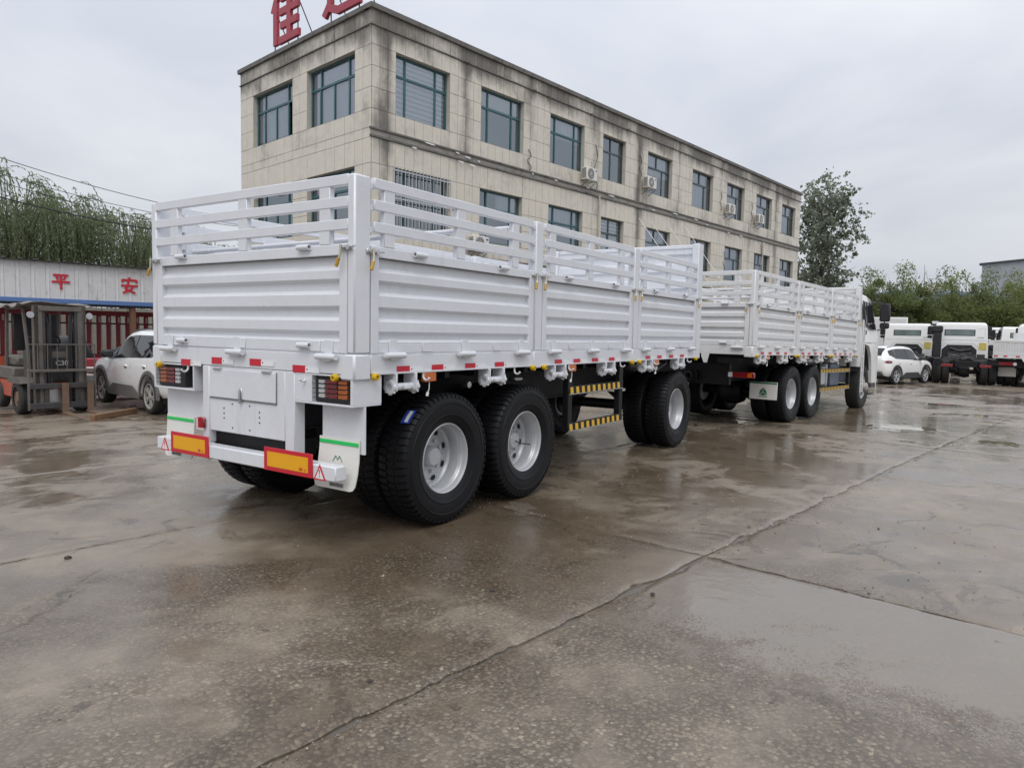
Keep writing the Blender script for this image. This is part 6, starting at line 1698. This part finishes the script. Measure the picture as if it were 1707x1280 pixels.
def poplar(seed):
    g = np.random.default_rng(seed); mb = MB(); tips = []
    mb.tube([(0, 0, -.3), (.1, .05, 5), (-.05, .1, 10), (.1, 0, 14.2)], .26, 10, caps=False, r2=.04)
    for k in range(30):
        t = k*2.4+g.uniform(-.3, .3); z = 2.0+11.2*k/30; w_ = 2.6*min(1, (16.6-z)/7.0)+.6
        branch_tube(mb, (0, 0, z), (math.cos(t), math.sin(t), 1.15), w_*g.uniform(.75, 1.1), .055, g, 2, tips, .3, 4, .3)
    pts = np.array([list(p) for tp, d in tips for p in tp[2:]])
    n = 700; cs = pts[g.integers(0, len(pts), n)]+g.normal(size=(n, 3))*.55; rad = g.uniform(.2, .6, n)
    nl = 8200; idx = g.integers(0, n, nl); C = cs[idx]+rnd_unit(g, nl)*(g.random((nl, 1))**.5)*rad[idx][:, None]
    A = rnd_unit(g, nl); A[:, 2] -= .5; A /= np.linalg.norm(A, axis=1)[:, None]; Bv = np.cross(A, rnd_unit(g, nl)); Bv /= np.linalg.norm(Bv, axis=1)[:, None]
    s = g.uniform(.75, 1.25, (nl, 1))*.142
    return leaf_mesh('crown', C, A*s, Bv*s*.8, POPLAR), mb.mesh('trunk', BARK)
PM = poplar(31)
plant('poplar_tree', 'tall airy poplar with silvery leaves at the end of the office block', PM, 1362, 57, .4, .935, None)
BMS = [broad(41, 6.6, 5.6, .7, 15000, .112, BUSH, 'bush', .5, .6, 95, .2), broad(42, 6.4, 6.0, .7, 15000, .112, BUSHD, 'bush', .5, .6, 95, .2), broad(43, 7.2, 5.2, .8, 15000, .11, BUSH, 'bush', .5, .5, 95, .35)]
bs = [(1418, 61, 1, .98, 'dark bushy tree at the foot of the poplar'), (1462, 58, 1, 1.02, 'dark bushy tree behind the cargo truck cab'), (1502, 57, 2, 1.0, 'upright bushy tree above the half hidden bare chassis'), (1548, 59, 1, .98, 'dark spreading bushy tree between the two bare chassis cabs'), (1586, 57, 0, .96, 'yellow-green bushy tree above the cab with the air intake'), (1622, 60, 1, 1.0, 'dark bushy tree at the left edge of the warehouse'), (1668, 56, 0, 1.05, 'bright yellow-green bushy tree in front of the warehouse'), (1728, 57, 2, 1.0, 'tall yellow-green bushy tree beyond the drop-side truck'), (1800, 58, 0, 1.0, 'yellow-green bushy tree at the end of the yard row')]
for k, (px, D, mi, sc, lb_) in enumerate(bs): plant('bushy_tree', lb_, BMS[mi], px, D, k*2.1, sc*.86, 'bushy trees behind the yard wall')

# overhead cables on the left
def cable(label, pts, r):
    P = [Vector(p) for p in pts]; n = 24; q = []
    for k in range(n+1):
        t = k/n; p = P[0].lerp(P[1], t); p.z -= 4*t*(1-t)*.55; q.append(p)
    tag(MB().tube(q, r, 5).build('overhead_cable', INK), label, 'cable', 'overhead cables over the willows')
def sky_pt(px, py, D):
    d = Fv+R2*((px-853.5)/1183.46)+U2*((640-py)/1183.46); return Vector((-3.4304, -3.5958, 1.5851))+d*D
cable('highest thin black cable sagging above the willow tops', (sky_pt(-90, 232, 27), sky_pt(480, 372, 42)), .016)
cable('thin black cable just under the highest one, crossing the willows', (sky_pt(-90, 262, 27), sky_pt(480, 384, 42)), .014)
cable('thin lower black cable crossing the willow crowns', (sky_pt(-90, 275, 27), sky_pt(480, 398, 42)), .014)
cable('thick black cable crossing low in front of the willows', (sky_pt(-90, 304, 26), sky_pt(480, 400, 38)), .028)
# loose stones and scraps on the concrete
STONE = paint('dark_stone', (.05, .042, .036), .7, var=.3, vs=20, bump=.003)
def pebble(label, px, py, s, seed):
    d = Fv+R2*((px-853.5)/1183.46)+U2*((640-py)/1183.46); t = -1.5851/d.z; x, y = -3.4304+d.x*t, -3.5958+d.y*t
    bm = bmesh.new(); bmesh.ops.create_icosphere(bm, subdivisions=2, radius=1)
    for v in bm.verts: v.co *= 1+.45*mnoise.noise(v.co*1.7+Vector((seed, 0, 0))); v.co = Vector((v.co.x*s, v.co.y*s*.8, (v.co.z*.6+.55)*s))
    me = bpy.data.meshes.new('pebble'); bm.to_mesh(me); bm.free(); me.materials.append(STONE)
    tag(put('pebble', me, None, (x, y, -.004)), label, 'stone', 'loose stones on the concrete')
pebble('dark lump lying alone on the wet concrete behind the trailer tail', 113, 931, .022, 1)
pebble('small dark stone lying by the edge of the puddle', 1088, 991, .017, 2)
pebble('broken reddish stones on the concrete ahead of the front trailer wheel', 1160, 709, .05, 3)
pebble('flat dark stone on the pebbly concrete in front of the trailer', 617, 1136, .014, 4)
pebble('dark stone beside the long slab joint', 820, 985, .018, 5)

# grit swept together on the worn concrete: too fine to count
g = np.random.default_rng(5); n = 2600
GP = []
for k in range(n):
    if k < 900: u, v = g.uniform(-5.2, 1.5), g.normal()*.09
    elif k < 1100: u, v = g.normal()*.07, g.uniform(-2.5, 3)
    else: u, v = g.uniform(-5, 2.5), g.uniform(-2.8, 2.6)
    if -2.2 < u < .02 and v < .15: continue
    x, y = G0[0]+GU[0]*u+GV[0]*v, G0[1]+GU[1]*u+GV[1]*v
    GP.append((x, y))
vs = []; fs = []
for (x, y) in GP:
    s = float(g.lognormal(math.log(.0042), .45)); b = len(vs); a = g.uniform(0, 6.28); c_, s_ = math.cos(a)*s, math.sin(a)*s; z0 = gz(x, y)-.003; e = g.uniform(.5, 1)
    vs += [(x+c_, y+s_, z0+s*.3), (x-s_*e, y+c_*e, z0+s*.2), (x-c_, y-s_, z0+s*.35), (x+s_*e, y-c_*e, z0+s*.25), (x+s*.15, y, z0+s*1.1), (x, y, z0-s*.4)]
    fs += [(b, b+1, b+4), (b+1, b+2, b+4), (b+2, b+3, b+4), (b+3, b, b+4), (b+1, b, b+5), (b+2, b+1, b+5), (b+3, b+2, b+5), (b, b+3, b+5)]
def grit_mat():
    t = NT('grit'); rnd = t.n('ShaderNodeNewGeometry').outputs['Random Per Island']
    t.bsdf(t.mix(rnd, (.06, .05, .042), (.30, .265, .22)), .45); return t.m
me = bpy.data.meshes.new('loose_grit'); me.from_pydata(vs, [], fs); me.materials.append(grit_mat())
tag(put('loose_grit', me), 'fine loose grit scattered along the slab joints', 'grit', kind='stuff')
